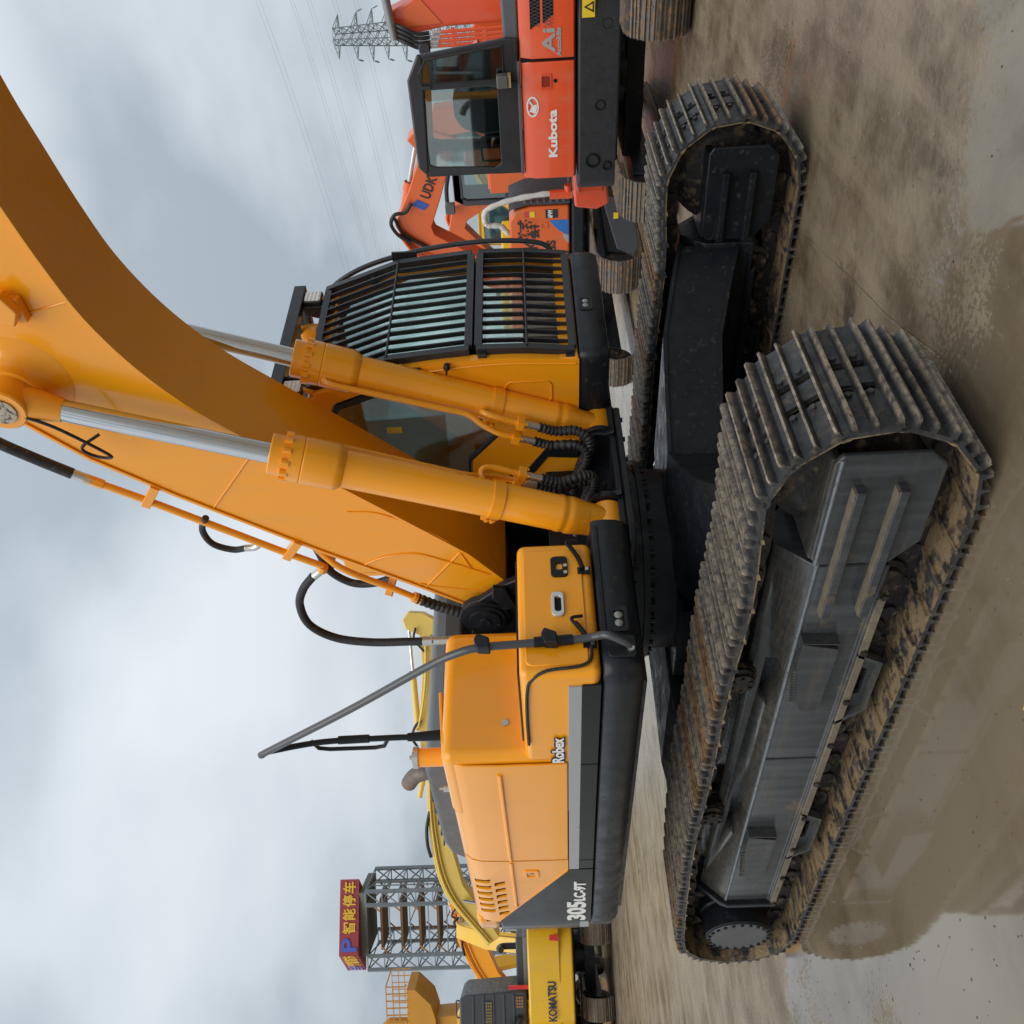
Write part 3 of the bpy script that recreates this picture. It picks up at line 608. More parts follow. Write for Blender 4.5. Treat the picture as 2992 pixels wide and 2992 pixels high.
for row, (z0, z1) in enumerate(((1.972, 2.072), (1.882, 1.950))):
    for i in range(6):
        x0 = -1.215-i*.108-(.03 if row else 0); k = .018
        if row == 1 and i == 0: pass
        c = MB(); c.prism([(x0+k, z0), (x0-k, z1), (x0-.058-k, z1), (x0-.058+k, z0)], 'y', -1.6, -1.44); cuts.append(c.mesh('cutter'))
dB.modifiers.clear(); cut(dB, cuts); dB.data.set_sharp_from_angle(angle=R(25))
q = MB(); q.prism([(-1.464, 1.60), (-1.464, 1.83), (-1.458, 1.99), (-1.444, 2.042), (-1.415, 2.074), (-1.34, 2.095), (-1.34, 2.07), (-1.44, 1.60)], 'x', -1.95, -1.0); q.build('slot_shade_liner', DARKIN, dB)  # near-black liner close behind the slots, added to give them their inner shade
for d_, xa, xb in ((dA, .25, -.885), (dB, -.915, -1.67)):
    q = MB(); q.prism([(YS+.002, 1.812), (YS-.012, 1.822), (YS-.012, 1.830), (YS+.002, 1.842)], 'x', xa, xb); q.build('pressed_rib', ORANGE, d_)
q = MB(); q.ring(rrect(-1.165, -1.05, 1.665, 1.755, .012), rrect(-1.145, -1.07, 1.683, 1.737, .008), 'y', YS-.008, YS+.004); lt = q.build('door_lock', ORANGE, dB, bevel=.003)
q = MB(); q.cyl((-1.11, YS, 1.71), (-1.11, YS-.006, 1.71), .012, n=14); q.build('lock_barrel', ZINC, lt)
# lower strips: silver stripe, black rocker, black corner wedge with the model lettering
q = MB(); q.box(-1.045, 1.072, YS-.004, YS+.02, 1.418, 1.478); q.build('silver_stripe', SILVER, bevel=.002, **UP)
for xa, xb in ((.34, 1.08), (-.90, .332), (-1.04, -.908)):
    q = MB(); q.box(xa, xb, YS-.003, YS+.03, 1.333, 1.4165); q.build('rocker_panel', BLACKG, bevel=.003, **UP)
q = MB(); q.prism([(-1.048, 1.333), (-1.048, 1.478), (-1.076, 1.486), (-1.945, 1.945), (-1.985, 1.955), (-1.985, 1.333)], 'y', YS-.006, YS+.006); wed = q.build('corner_panel', BLACKG, bevel=.002, **UP)
q = MB(); q.prism([(-1.98, 1.957), (-1.94, 1.957), (-1.075, 1.502), (-1.046, 1.490), (-1.046, 1.482), (-1.08, 1.489), (-1.95, 1.945)], 'y', YS-.003, YS+.004); q.build('panel_edge', ORANGE, wed)
text('lettering', '305', .165, WHITE, wed, (-1.96, YS-.008, 1.375), (1, 0, 0), (0, 0, 1), bold=.006, width=.36)
text('lettering', 'LC-9T', .098, WHITE, wed, (-1.585, YS-.008, 1.378), (1, 0, 0), (0, 0, 1), bold=.004, width=.34)
text('lettering', 'Robex', .078, BLACK, tb, (.368, YS-.004, 1.503), (1, 0, 0), (0, 0, 1), bold=.0095, width=.26, extr=.001)
text('lettering', 'Robex', .078, WHITE, tb, (.373, YS-.0065, 1.503), (1, 0, 0), (0, 0, 1), bold=.002, width=.25, extr=.001)
q = MB(); q.box(-2.02, -1.985, YS+.02, -1.2, 1.34, 2.05); q.build('gap_filler', DARKIN, **UP)
# ---- counterweight
cwp = [(-2.005, YS+.008)]+arc(-2.15, YS+.308, .30, -90, -170, 8)
def cw_plan(k=0.):
    half = [(-2.0, YS+.006+k), (-2.10, YS+.008+k)]+[(-2.12+.0-.40*math.sin(R(t)), YS+.41+k-.40*math.cos(R(t))) for t in (20, 40, 60, 75)]+[(-2.60+k, -.62), (-2.70+k, 0)]
    return half+[(x, -y) for x, y in half[::-1][1:]]
q = MB(); q.prism(cw_plan(), 'z', 1.34, 1.955); cwt = q.build('counterweight', BLACKG, bevel=.02, seg=3, **UP)
q = MB(); q.prism(cw_plan(.012), 'z', 1.958, 2.12); q.build('counterweight_cap', ORANGE, cwt, bevel=.04, seg=3)
q = MB(); q.prism(cw_plan(.02), 'z', 1.165, 1.337); q.build('counterweight_skirt', BLACK, cwt, bevel=.03, seg=3)
q = MB(); q.box(-2.13, -2.02, YS-.001, YS+.05, 1.345, 1.405); q.build('reflector', SILVER, cwt)
# ---- grey hood on top
q = MB(); q.prism([(-2.04, 2.10), (-2.02, 2.20), (-1.9, 2.30), (-1.7, 2.335), (-.62, 2.335), (-.47, 2.30), (-.42, 2.22), (-.42, 2.10)], 'y', -1.04, .85); hood = q.build('hood', GREYPL, bevel=.035, seg=3, **UP)
for x in (-1.80, -1.62, -1.44, -1.26, -1.08):
    q = MB(); q.box(x-.01, x+.01, -1.02, .4, 2.335, 2.347); q.build('hood_rib', GREYPL, hood, bevel=.004)
q = MB(); q.box(-.42, -.14, -.62, .85, 1.5, 2.02); q.build('pump_cover', DARKIN, bevel=.02, **UP)
q = MB(); q.tube([(-1.20, -.75, 2.32), (-1.20, -.75, 2.42), (-1.26, -.75, 2.50), (-1.36, -.75, 2.55)], .055, 14); ex = q.build('exhaust_pipe', mat('exhaust_rust', (.17, .14, .115), .6, metal=.4, var=.3, scale=14, dirt=(.22, .13, .07), dirt_amt=.3), **UP)
q = MB(); q.cyl((-.065, -1.22, 2.10), (-.065, -1.22, 2.295), .052, n=24); fl = q.build('filler_neck', ORANGE, **UP)
q = MB(); q.lathe((-.065, -1.22, 2.292), (0, 0, 1), [(0, .06), (.028, .06), (.03, .03), (.036, .03), (.038, .012), (.05, .012)], 24); q.build('filler_cap', ZINC, fl)
q = MB(); q.cyl((-.50, -1.20, 2.12), (-.50, -1.20, 2.20), .022, n=14); q.cyl((-.50, -1.20, 2.20), (-.50, -1.20, 2.225), .010, n=8); q.build('breather', ZINC, **UP)
# ---- handrail
PIPE = mat('grey_handrail_paint', (.050, .056, .062), .3, var=.15, coat=.2)
q = MB(); q.tube([(1.20, -1.37, 1.205), (1.225, -1.365, 1.235), (1.245, -1.345, 1.30), (1.215, -1.328, 1.345), (1.20, -1.33, 1.42), (1.20, -1.345, 1.70), (1.20, -1.355, 1.86), (1.17, -1.36, 1.96), (1.07, -1.358, 2.10), (.70, -1.353, 2.53), (.31, -1.35, 3.02), (.285, -1.35, 3.045)], .0185, 14); rail = q.build('handrail', PIPE, **UP)
q = MB(); q.tube([(.29, -1.35, 3.04), (.31, -1.345, 2.99), (.30, -1.30, 2.74), (.30, -1.29, 2.40), (.30, -1.29, 2.26), (.30, -1.285, 2.14)], .016, 12); q.tube([(.30, -1.295, 2.80), (.235, -1.30, 2.775), (.22, -1.30, 2.72), (.22, -1.30, 2.48), (.235, -1.30, 2.43), (.30, -1.29, 2.40)], .011, 10, smooth=False)
q.cyl((.30, -1.285, 2.12), (.30, -1.29, 2.30), .03, .022, n=14); q.cyl((.30, -1.29, 2.50), (.30, -1.293, 2.66), .022, n=14); q.build('rail_post', BLACKG, rail)
q = MB(); q.prism(rrect(-1.42, -1.31, 1.175, 1.30, .02), 'x', 1.176, 1.192); bpl = q.build('rail_foot', BLACK, rail, bevel=.004)
q = MB(); boltrow(q, [(1.192, -1.385, 1.20)], (1, 0, 0), .016, .012); q.build('foot_bolt', ZINC, bpl)
for (z, y) in ((1.545, -1.335), (1.84, -1.352)):
    q = MB(); q.prism([(y-.03, z-.03), (y+.03, z-.025), (y+.055, z+.03), (y+.02, z+.045), (y-.025, z+.03)], 'x', 1.18, 1.235); q.build('mirror_clamp', BLACK, rail, bevel=.008)
q = MB(); q.cyl((1.20, -1.331, 1.45), (1.20, -1.338, 1.62), .0245, n=14); q.build('rail_sleeve', BLACKG, rail)

# ---------------------------------------------------------------- boom
LOW = [(.23, 1.80), (.50, 2.00), (1.07, 2.60), (1.39, 2.94), (1.66, 3.215), (1.93, 3.41), (2.22, 3.545), (2.5, 3.615), (2.79, 3.665), (3.06, 3.705), (3.5, 3.73), (4.4, 3.55), (5.4, 3.12)]
UPP = [(5.5, 3.40), (4.5, 3.98), (3.3, 4.42), (2.5, 4.50), (2.0, 4.36), (1.748, 4.15), (1.395, 3.845), (1.095, 3.49), (.593, 2.83), (.205, 2.28), (.02, 2.03), (-.10, 1.95), (-.10, 1.84), (.02, 1.78)]
lowc = [(p.x, p.z) for p in catmull([(a, 0, b) for a, b in LOW[1:]], 5)]; LOWS = [LOW[0]]+lowc
q = MB(); q.prism(LOWS+UPP, 'y', -.240, .240); boom = q.build('boom', ORANGE, bevel=.004, **UP)
BROWN = ORANGE
def strip(pts, t, y0, y1):                        # flange plate following an edge, t outward offset
    out = []; n = len(pts)
    for i, p in enumerate(pts):
        a = pts[max(i-1, 0)]; b = pts[min(i+1, n-1)]; d = Vector((b[0]-a[0], b[1]-a[1])).normalized(); out.append((p[0]+d.y*t, p[1]-d.x*t))
    m = MB()
    for i in range(n-1):
        A, B, C, D = pts[i], pts[i+1], out[i+1], out[i]
        vs_ = [(p[0], y, p[1]) for y in (y0, y1) for p in (A, B, C, D)]
        fs = [(0, 1, 5, 4), (3, 7, 6, 2), (0, 3, 2, 1), (4, 5, 6, 7)]
        if i == 0: fs.append((0, 4, 7, 3))
        if i == n-2: fs.append((1, 2, 6, 5))
        m.add(vs_, fs)
    # weld shared edges
    return m
def weld(o):
    bm = bmesh.new(); bm.from_mesh(o.data); bmesh.ops.remove_doubles(bm, verts=bm.verts[:], dist=1e-5); bmesh.ops.recalc_face_normals(bm, faces=bm.faces[:]); bm.to_mesh(o.data); bm.free(); return o
weld(strip(LOWS, .016, -.254, .254).build('bottom_flange', ORANGE, boom))
weld(strip(UPP[:11], .016, -.252, .252).build('top_flange', ORANGE, boom))
q = MB(); q.tube([(.36, -.243, 1.98), (.62, -.243, 2.10), (.86, -.243, 2.42), (.90, -.243, 2.62)], .004, 6); q.build('weld_bead', ORANGE, boom)
q = MB(); q.tube([(.12, -.243, 1.86), (.20, -.243, 2.20), (.235, -.243, 2.30)], .006, 6); q.tube([(.30, -.244, 1.88), (.45, -.244, 2.14), (.52, -.244, 2.30), (.50, -.244, 2.48), (.44, -.244, 2.60)], .005, 6); q.build('weld_bead', ORANGE, boom)
for (a_, b_) in (((.52, 2.03), (.20, 2.27)), ((1.42, 2.98), (.98, 3.33)), ((2.32, 3.58), (2.12, 4.40))): MB().tube([(a_[0], -.242, a_[1]), (b_[0], -.242, b_[1])], .0045, 6, smooth=False).build('weld_bead', ORANGE, boom)
for x_, z_ in ((.60, 2.09), (1.30, 2.83)): MB().tube([(x_, -.25, z_), (x_, .25, z_)], .006, 6, smooth=False).build('weld_bead', ORANGE, boom)
q = MB(); q.lathe((1.905, -.238, 3.985), (0, -1, 0), [(0, .26), (.008, .24), (.02, .19), (.045, .155), (.075, .14), (.10, .135)], 36); q.build('pin_boss', ORANGE, boom)
q = MB(); q.lathe((1.905, .238, 3.985), (0, 1, 0), [(0, .26), (.008, .24), (.02, .19), (.045, .155), (.075, .14), (.10, .135)], 36); q.build('pin_boss', ORANGE, boom)
q = MB(); q.box(2.25, 2.37, -.285, -.238, 3.76, 3.87); q.prism([(2.26, 3.80), (2.33, 3.76), (2.42, 3.80), (2.40, 3.90), (2.30, 3.92)], 'y', -.33, -.27); lug = q.build('hose_bracket', ORANGE2, boom, bevel=.01)
# boom foot between two black brackets
for sy in (-1, 1):
    q = MB(); pts = [(.62, 1.14), (.48, 1.50), (.30, 1.80)]+[(.01+.155*math.cos(R(a)), 1.925+.155*math.sin(R(a))) for a in range(10, 181, 20)]+[(-.30, 1.70), (-.75, 1.40), (-.85, 1.14)]
    q.prism(pts, 'y', sy*.285, sy*.335); br = q.build('foot_bracket', BLACK, bevel=.012, seg=3, **UP)
    q = MB(); q.lathe((.01, sy*.335, 1.925), (0, sy, 0), [(0, .150), (.018, .150), (.020, .128), (.030, .128), (.032, .098), (.042, .096), (.044, .03), (.052, .028)], 36); q.build('foot_pin', BLACK, br)
    q = MB(); q.prism([(.12, 1.72), (.30, 1.78), (.33, 1.86), (.22, 1.87), (.10, 1.80)], 'y', sy*.336, sy*.37); q.build('pin_lock', BLACK, br, bevel=.01)
# tower front plates that carry the cylinder feet
for y0, y1 in ((-.52, -.48), (-.26, -.22), (.22, .26), (.48, .52)):
    q = MB(); q.prism([(.45, 1.14), (.48, 1.30), (.72, 1.32)]+[(.865+.10*math.cos(R(a)), 1.205+.10*math.sin(R(a))) for a in (100, 70, 40, 10, -20)]+[(.98, 1.12)], 'y', y0, y1); q.build('cylinder_lug', BLACK, bevel=.01, **UP)
q = MB(); q.box(.42, .46, -.45, .45, 1.14, 1.52); q.prism([(.46, 1.14), (.46, 1.5), (.60, 1.14)], 'y', -.03, .03); q.build('tower_plate', BLACK, bevel=.01, **UP)
q = MB(); q.prism([(.40, -.60), (.98, -.60), (1.03, -.52), (1.03, .36), (.98, .42), (.40, .42)], 'z', 1.085, 1.113); q.build('nose_plate', BLACK, bevel=.005, **UP)
q = MB(); boltrow(q, [(.99, y, z) for y in (-.5, -.36, -.2, -.02, .14, .3) for z in (1.085,)], (0, 0, -1), .014, .014); tag(q.build('nose_bolts', BLACK, **UP), kind='stuff')

# ---------------------------------------------------------------- boom cylinders
FOOT, PIN = Vector((.865, 0, 1.205)), Vector((1.905, 0, 3.985)); AX = (PIN-FOOT).normalized(); LEN = (PIN-FOOT).length; PERP = Vector((AX.z, 0, -AX.x))
for sy in (-1, 1):
    yc = sy*.372; F = FOOT+Vector((0, yc, 0)); inn = Vector((0, -sy, 0))
    q = MB(); q.lathe(F, AX, [(.12, .07), (.135, .090), (.19, .097), (.215, .101), (.235, .101), (.245, .097), (.26, .097), (.27, .101), (.29, .101), (.30, .097), (1.42, .097), (1.45, .118), (1.47, .121), (1.62, .121), (1.625, .117), (1.63, .121), (1.69, .121), (1.69, .05)], 36); cyl = q.build('boom_cylinder', ORANGE2, **UP)
    q = MB(); q.lathe(F, AX, [(1.685, .05), (1.685, .104), (1.78, .104), (1.785, .10), (1.785, .05)], 36); q.build('cylinder_head', ORANGE2, cyl, bevel=.003)
    q = MB()
    for i in range(12): t = 2*math.pi*i/12; rd = (PERP*math.cos(t)+Vector((0, 1, 0))*math.sin(t))*.110; q.cyl(F+AX*1.685+rd*1.02, F+AX*1.722+rd*1.02, .017, n=8)
    tag(q.build('head_bolts', ORANGE2, cyl), kind='stuff')
    q = MB(); q.cyl(F+AX*1.78, F+AX*(LEN-.10), .052, n=32); q.build('rod', CHROME, cyl)
    q = MB(); q.lathe(PIN+Vector((0, yc-.085, 0)), (0, 1, 0), [(0, .06), (0, .105), (.008, .112), (.162, .112), (.17, .105), (.17, .06)], 32); q.cyl(PIN+Vector((0, yc, 0))-AX*.24, PIN+Vector((0, yc, 0))-AX*.06, .056, .088, n=28); re_ = q.build('rod_end', ORANGE2, cyl)
    q = MB(); q.cyl(PIN+Vector((0, yc+sy*.08, 0)), PIN+Vector((0, yc+sy*.092, 0)), .07, n=28); q.build('pin_end', mat('worn_pin', (.42, .36, .27), .4, metal=.6, var=.5, scale=40, dirt=(.06, .05, .04), dirt_amt=.4, dirt_scale=50), re_)
    q = MB(); q.lathe(F+Vector((0, -.09, 0)), (0, 1, 0), [(0, .05), (0, .088), (.01, .095), (.17, .095), (.18, .088), (.18, .05)], 30); q.cyl(F+AX*.02, F+AX*.15, .082, .090, n=28); q.build('cylinder_foot', ORANGE2, cyl)
    q = MB(); q.cyl((F.x, yc-.14, F.z), (F.x, yc+.14, F.z), .05, n=24); q.lathe((F.x, yc-.125, F.z), (0, 1, 0), [(0, .06), (0, .11), (.03, .115), (.03, .06)], 26); q.lathe((F.x, yc+.095, F.z), (0, 1, 0), [(0, .06), (0, .115), (.03, .11), (.03, .06)], 26); q.build('foot_pin', BLACK, cyl)
    # clamp band with bolted ears
    q = MB(); q.lathe(F, AX, [(.60, .097), (.60, .104), (.66, .104), (.66, .097)], 32); e0 = F+AX*.63-PERP*.115; q.bar(e0-AX*.04, e0+AX*.04, .05, .06, up=PERP); bd = q.build('clamp_band', ORANGE2, cyl)
    q = MB(); boltrow(q, [F+AX*.615-PERP*.13+Vector((0, -.03, 0)), F+AX*.645-PERP*.13+Vector((0, -.03, 0))], (0, -1, 0), .012, .012); tag(q.build('clamp_bolts', ORANGE2, bd), kind='stuff')
    # port pipes: a short arch and the long pipe up to the head
    p0 = F+AX*.66+inn*.05+PERP*.05
    A0 = F+inn*.15+PERP*.04
    q = MB()
    q.tube([F+AX*.66+inn*.06, F+AX*.70+inn*.10+PERP*.02, F+AX*.72+inn*.145+PERP*.05, F+AX*.66+inn*.17+PERP*.06, F+AX*.50+inn*.17+PERP*.055], .017, 12)
    q.tube([F+AX*1.60+inn*.115, F+AX*1.57+inn*.14, F+AX*1.45+inn*.145, F+AX*.95+inn*.135, F+AX*.80+inn*.135, F+AX*.70+inn*.17-PERP*.02, F+AX*.60+inn*.20-PERP*.03, F+AX*.49+inn*.20-PERP*.03], .017, 12)
    q.build('port_pipe', ORANGE2, cyl)
    q = MB(); fa = F+AX*.48
    for a_, k_ in ((.17, .055), (.20, -.03)): q.bar(fa+inn*a_+PERP*k_, fa+AX*.04+inn*a_+PERP*k_, .065, .055, up=PERP); boltrow(q, [fa+inn*(a_+d1)+PERP*(k_+d2) for d1 in (-.025, .025) for d2 in (-.02, .02)], -AX, .008, .014)
    q.build('flange_block', ORANGE2, cyl)
    for a_, k_ in ((.17, .055), (.20, -.03)): MB().cyl(fa+inn*a_+PERP*k_, fa-AX*.10+inn*a_+PERP*k_, .021, n=14).build('hose_ferrule', ZINC, cyl)
    for h, (a_, k_) in enumerate(((.17, .055), (.20, -.03))):
        s0 = fa-AX*.09+inn*a_+PERP*k_
        pts = [s0, s0-AX*.10, s0+Vector((-.02, -sy*.02, -.20-.03*h)), s0+Vector((-.05, -sy*.05, -.27-.02*h)), s0+Vector((-.14, -sy*.06, -.285)), s0+Vector((-.26, -sy*.03, -.24)), s0+Vector((-.42, 0, -.22))]
        q = MB(); q.tube(pts, .026, 12, k=16, rf=lambda i: 1.0+(.14 if i % 4 < 2 else -.06)); q.build('hose', RUBBER, cyl)

# ---------------------------------------------------------------- boom pipework and loose hoses
q = MB(); q.tube([(1.188, -.24, 3.858), (1.052, -.24, 3.668), (.80, -.24, 3.335), (.561, -.24, 3.02), (.435, -.24, 2.845)], .021, 12); bp_ = q.build('boom_pipe', ORANGE2, **UP)
for x, z in ((1.052, 3.668), (.561, 3.02)):
    d = Vector((.58, 0, .81)); n_ = Vector((-.81, 0, .58)); c = Vector((x, -.24, z))
    q = MB(); q.bar(c-n_*.14, c+n_*.035, .05, .05, up=d); q.build('pipe_clamp', ORANGE2, bp_, bevel=.004)
MB().cyl((1.188, -.24, 3.858), (1.245, -.24, 3.935), .027, n=6).build('pipe_nut', ORANGE2, bp_); MB().cyl((.435, -.24, 2.845), (.40, -.245, 2.86), .03, n=10).build('pipe_nut', ORANGE2, bp_)
MB().cyl((1.225, -.24, 3.91), (1.30, -.24, 4.005), .026, n=12).build('ferrule', ZINC, bp_); MB().cyl((.41, -.245, 2.855), (.34, -.25, 2.935), .024, n=12).build('ferrule', ZINC, bp_)
q = MB(); q.tube([(1.28, -.24, 3.985), (1.40, -.24, 4.13), (1.56, -.24, 4.30), (1.80, -.24, 4.46), (2.2, -.24, 4.6), (2.7, -.22, 4.62)], .030, 12); q.build('hose', RUBBER, bp_)
HF = -.30
q = MB(); q.tube([(.36, -.25, 2.92), (.26, -.27, 3.00), (.13, -.29, 3.045), (-.05, -.31, 3.02), (-.17, -.33, 2.88), (-.205, -.35, 2.66), (-.20, -.36, 2.42), (-.19, -.37, 2.26)], .026, 12, k=10); hs = q.build('hose', RUBBER, **UP)
q = MB(); q.cyl((-.195, -.365, 2.33), (-.19, -.37, 2.12), .030, n=14); q.build('ferrule', ZINC, hs)
q = MB(); q.tube([(.52, -.10, 2.92), (.40, -.10, 2.90), (.24, -.12, 2.86), (.14, -.14, 2.74), (.14, -.15, 2.60), (.20, -.16, 2.48)], .024, 12, k=10); q.build('hose', RUBBER, **UP)
q = MB(); q.tube([(.56, -.15, 2.92), (.412, -.24, 2.745), (.204, -.25, 2.462), (.10, -.25, 2.335)], .020, 12); pl_ = q.build('lower_pipe', ORANGE2, **UP)
q = MB(); q.bar((.24, -.16, 2.46), (.165, -.27, 2.50), .05, .04); q.lathe((.10, -.25, 2.335), (-.65, 0, -.75), [(-.03, .02), (-.03, .034), (.02, .034), (.02, .02)], 10); q.build('pipe_clamp', ORANGE2, pl_)
q = MB(); q.tube([(.10, -.25, 2.335), (.03, -.26, 2.22), (-.01, -.28, 2.10), (-.05, -.30, 1.98), (-.12, -.30, 1.90)], .032, 12, k=16, rf=lambda i: 1.0+(.10 if i % 4 < 2 else -.05)); q.build('hose', RUBBER, **UP)
q = MB(); q.tube([(-.09, -.42, 2.06), (-.16, -.45, 2.10), (-.26, -.46, 1.98), (-.33, -.46, 1.80)], .028, 12); q.build('hose', RUBBER, **UP)
q = MB(); q.tube([(.90, -.24, 3.40), (.80, -.24, 3.45), (.68, -.24, 3.43), (.62, -.24, 3.33), (.63, -.24, 3.24)], .019, 10); sh = q.build('hose', RUBBER, **UP)
q = MB(); q.tube([(.628, -.24, 3.255), (.632, -.24, 3.20), (.66, -.24, 3.165), (.675, -.24, 3.175)], .02, 10); q.build('ferrule', ZINC, sh)
q = MB(); q.tube([(1.98, -.45, 4.08), (1.93, -.47, 4.10), (1.86, -.46, 4.07)], .010, 8); q.tube([(1.86, -.45, 3.90), (1.78, -.44, 3.80), (1.62, -.40, 3.70), (1.50, -.36, 3.66), (1.50, -.35, 3.74), (1.57, -.36, 3.78), (1.60, -.30, 3.70)], .008, 8); q.build('grease_hose', RUBBER, **UP)
# far end of the boom: stick and bucket, folded down ahead of the machine
q = MB(); q.prism([(5.30, 3.45), (5.62, 3.62), (5.80, 3.40), (5.95, 1.2), (5.80, 1.05), (5.62, 1.2), (5.35, 2.9)], 'y', -.19, .19); q.build('stick', ORANGE, bevel=.01, **UP)
q = MB(); q.prism([(5.62, 1.25), (5.98, 1.2), (6.30, .75), (6.22, .25), (5.75, .02), (5.25, .06), (5.45, .35), (5.70, .45)], 'y', -.6, .6); q.build('bucket', BLACK, bevel=.02, **UP)
# ---------------------------------------------------------------- cab
WR, WL = .43, 1.47
outer = [(1.335, 1.312), (1.362, 1.75), (1.325, 2.28), (1.16, 2.83), (.95, 2.93), (-.48, 2.93), (-.52, 2.15), (-.52, 1.312)]
inner = [(.80, 1.775), (1.268, 2.13), (1.245, 2.34), (1.095, 2.735), (.92, 2.83), (-.40, 2.83), (-.43, 2.06), (.58, 1.965)]
q = MB(); q.ring(outer, inner, 'y', WR, WR+.05); cabw = q.build('cab_wall', ORANGE, bevel=.008, seg=2, **UP); cabw['label'] = 'orange right cab wall with slanted window'
q = MB(); q.ring([(a*.97+.03*.6, b*.97+.03*2.35) if i else (a, b) for i, (a, b) in enumerate(inner)], [(a*.90+.06, b*.93+.07*2.36) for a, b in inner], 'y', WR+.004, WR+.03); q.build('window_seal', RUBBER, cabw)
q = MB(); q.prism(inner, 'y', WR+.022, WR+.027); q.build('window_pane', GLASS, cabw)
q = MB(); q.ring(rrect(1.035, 1.205, 1.465, 1.735, .045, 5), rrect(1.043, 1.197, 1.473, 1.727, .040, 5), 'y', WR-.008, WR+.01); q.build('pressed_panel', ORANGE, cabw, bevel=.003)
q = MB(); q.tube([(1.315, WR-.004, 1.33), (1.335, WR-.004, 1.75), (1.305, WR-.004, 2.15), (1.27, WR-.004, 2.32)], .006, 6); q.build('door_crease', ORANGE, cabw)
q = MB(); q.prism([(.58, 1.312), (.60, 1.50), (.45, 1.60), (.30, 1.98), (.34, 1.99), (.50, 1.63), (.66, 1.52), (.66, 1.312)], 'y', WR-.012, WR-.001); q.build('hinge_bar', BLACK, cabw, bevel=.003)
# left wall (door side)
inl = [(1.22, 1.62), (1.268, 1.80), (1.245, 2.34), (1.095, 2.735), (.92, 2.83), (-.40, 2.83), (-.43, 2.06), (-.40, 1.65)]
q = MB(); q.ring(outer, inl, 'y', WL-.04, WL); cl = q.build('cab_wall', ORANGE, bevel=.008, **UP)
q = MB(); q.prism(inl, 'y', WL-.025, WL-.02); q.build('window_pane', GLASS, cl)
q = MB(); q.box(.30, .36, WL-.035, WL-.005, 1.62, 2.83); q.build('door_pillar', DARKIN, cl)
# roof, floor, back
q = MB(); q.prism([(1.17, 2.80), (1.13, 2.88), (.98, 2.945), (-.46, 2.955), (-.52, 2.90), (-.52, 2.86), (.95, 2.87), (1.08, 2.80)], 'y', WR+.002, WL-.002); roof = q.build('cab_roof', ORANGE, bevel=.012, seg=3, **UP)
q = MB(); q.box(-.50, 1.32, WR+.01, WL-.01, 1.30, 1.345); q.build('cab_floor', DARKIN, **UP)
q = MB(); q.ring([(WR, 1.31), (WL, 1.31), (WL, 2.9), (WR, 2.9)], [(WR+.1, 2.0), (WL-.1, 2.0), (WL-.1, 2.8), (WR+.1, 2.8)], 'x', -.52, -.48); cb = q.build('cab_back', ORANGE, **UP)
q = MB(); q.box(-.505, -.50, WR+.1, WL-.1, 2.0, 2.8); q.build('window_pane', GLASS, cb)
# front: pillars, cross rail, windscreen
FRP = [(1.333, 1.36), (1.360, 1.75), (1.322, 2.28), (1.16, 2.83)]
for y in (WR+.03, WL-.03):
    q = MB(); pts = catmull([(a-.02, 0, b) for a, b in FRP], 5)
    for i in range(len(pts)-1): q.bar((pts[i].x, y, pts[i].z), (pts[i+1].x, y, pts[i+1].z+.004), .05, .05, up=(1, 0, 0))
    q.build('front_pillar', ORANGE, **UP)
q = MB(); q.box(1.30, 1.345, WR+.01, WL-.01, 1.315, 1.42); q.build('sill', ORANGE, bevel=.008, **UP)
q = MB(); q.bar((1.33, WR+.05, 1.90), (1.33, WL-.05, 1.90), .03, .05); q.build('screen_rail', DARKIN, **UP)
for za, zb, nm in ((1.42, 1.88, 'lower_screen'), (1.92, 2.80, 'windscreen')):
    def xf(z):
        for (a, b), (c, d) in zip(FRP, FRP[1:]):
            if b <= z <= d: return a+(c-a)*(z-b)/(d-b)-.03
        return 1.13
    q = MB(); n_ = 6; vs_ = []
    for i in range(n_+1):
        z = za+(zb-za)*i/n_
        for y in (WR+.05, WL-.05): vs_.append((xf(z), y, z))
        for y in (WR+.05, WL-.05): vs_.append((xf(z)-.005, y, z))
    fs = []
    for i in range(n_): o_ = i*4; fs += [(o_, o_+1, o_+5, o_+4), (o_+2, o_+6, o_+7, o_+3)]
    q.add(vs_, fs); q.build(nm, GLASS, **UP)
# interior
q = MB(); q.prism([(.05, 1.62), (.55, 1.60), (.60, 1.68), (.55, 1.74), (.12, 1.76), (.02, 2.15), (-.06, 2.42), (-.16, 2.42), (-.12, 1.75)], 'y', .72, 1.20); seat = q.build('seat', RED_SEAT, bevel=.05, seg=3, **UP)
q = MB(); q.prism([(.02, 1.60), (.60, 1.56), (.66, 1.68), (.58, 1.78), (.20, 1.80), (.08, 2.18), (-.02, 2.46), (-.19, 2.45), (-.18, 1.7)], 'y', .69, 1.23); q.build('seat_film', FILM, seat, bevel=.06, seg=2)
q = MB(); q.box(-.05, .6, .62, .74, 1.35, 1.78); q.box(-.05, .6, 1.2, 1.34, 1.35, 1.78); q.box(.1, .5, .76, 1.16, 1.345, 1.6); q.cyl((.45, .68, 1.78), (.47, .68, 1.98), .02); q.cyl((.45, 1.27, 1.78), (.47, 1.27, 1.98), .02); q.build('console', DARKIN, bevel=.02, **UP)
q = MB(); q.prism([(.96, 2.10), (.45, 2.12), (.40, 2.55), (.94, 2.60)], 'y', WR+.012, WR+.016); q.build('notice_sheet', glass('clear_film', (.95, .97, .96), .10), **UP)
q = MB(); q.box(.84, .885, WR+.006, WR+.010, 2.37, 2.46)
q.build('warning_label', mat('yellow_label', (.75, .55, .03), .5, var=.05), **UP)
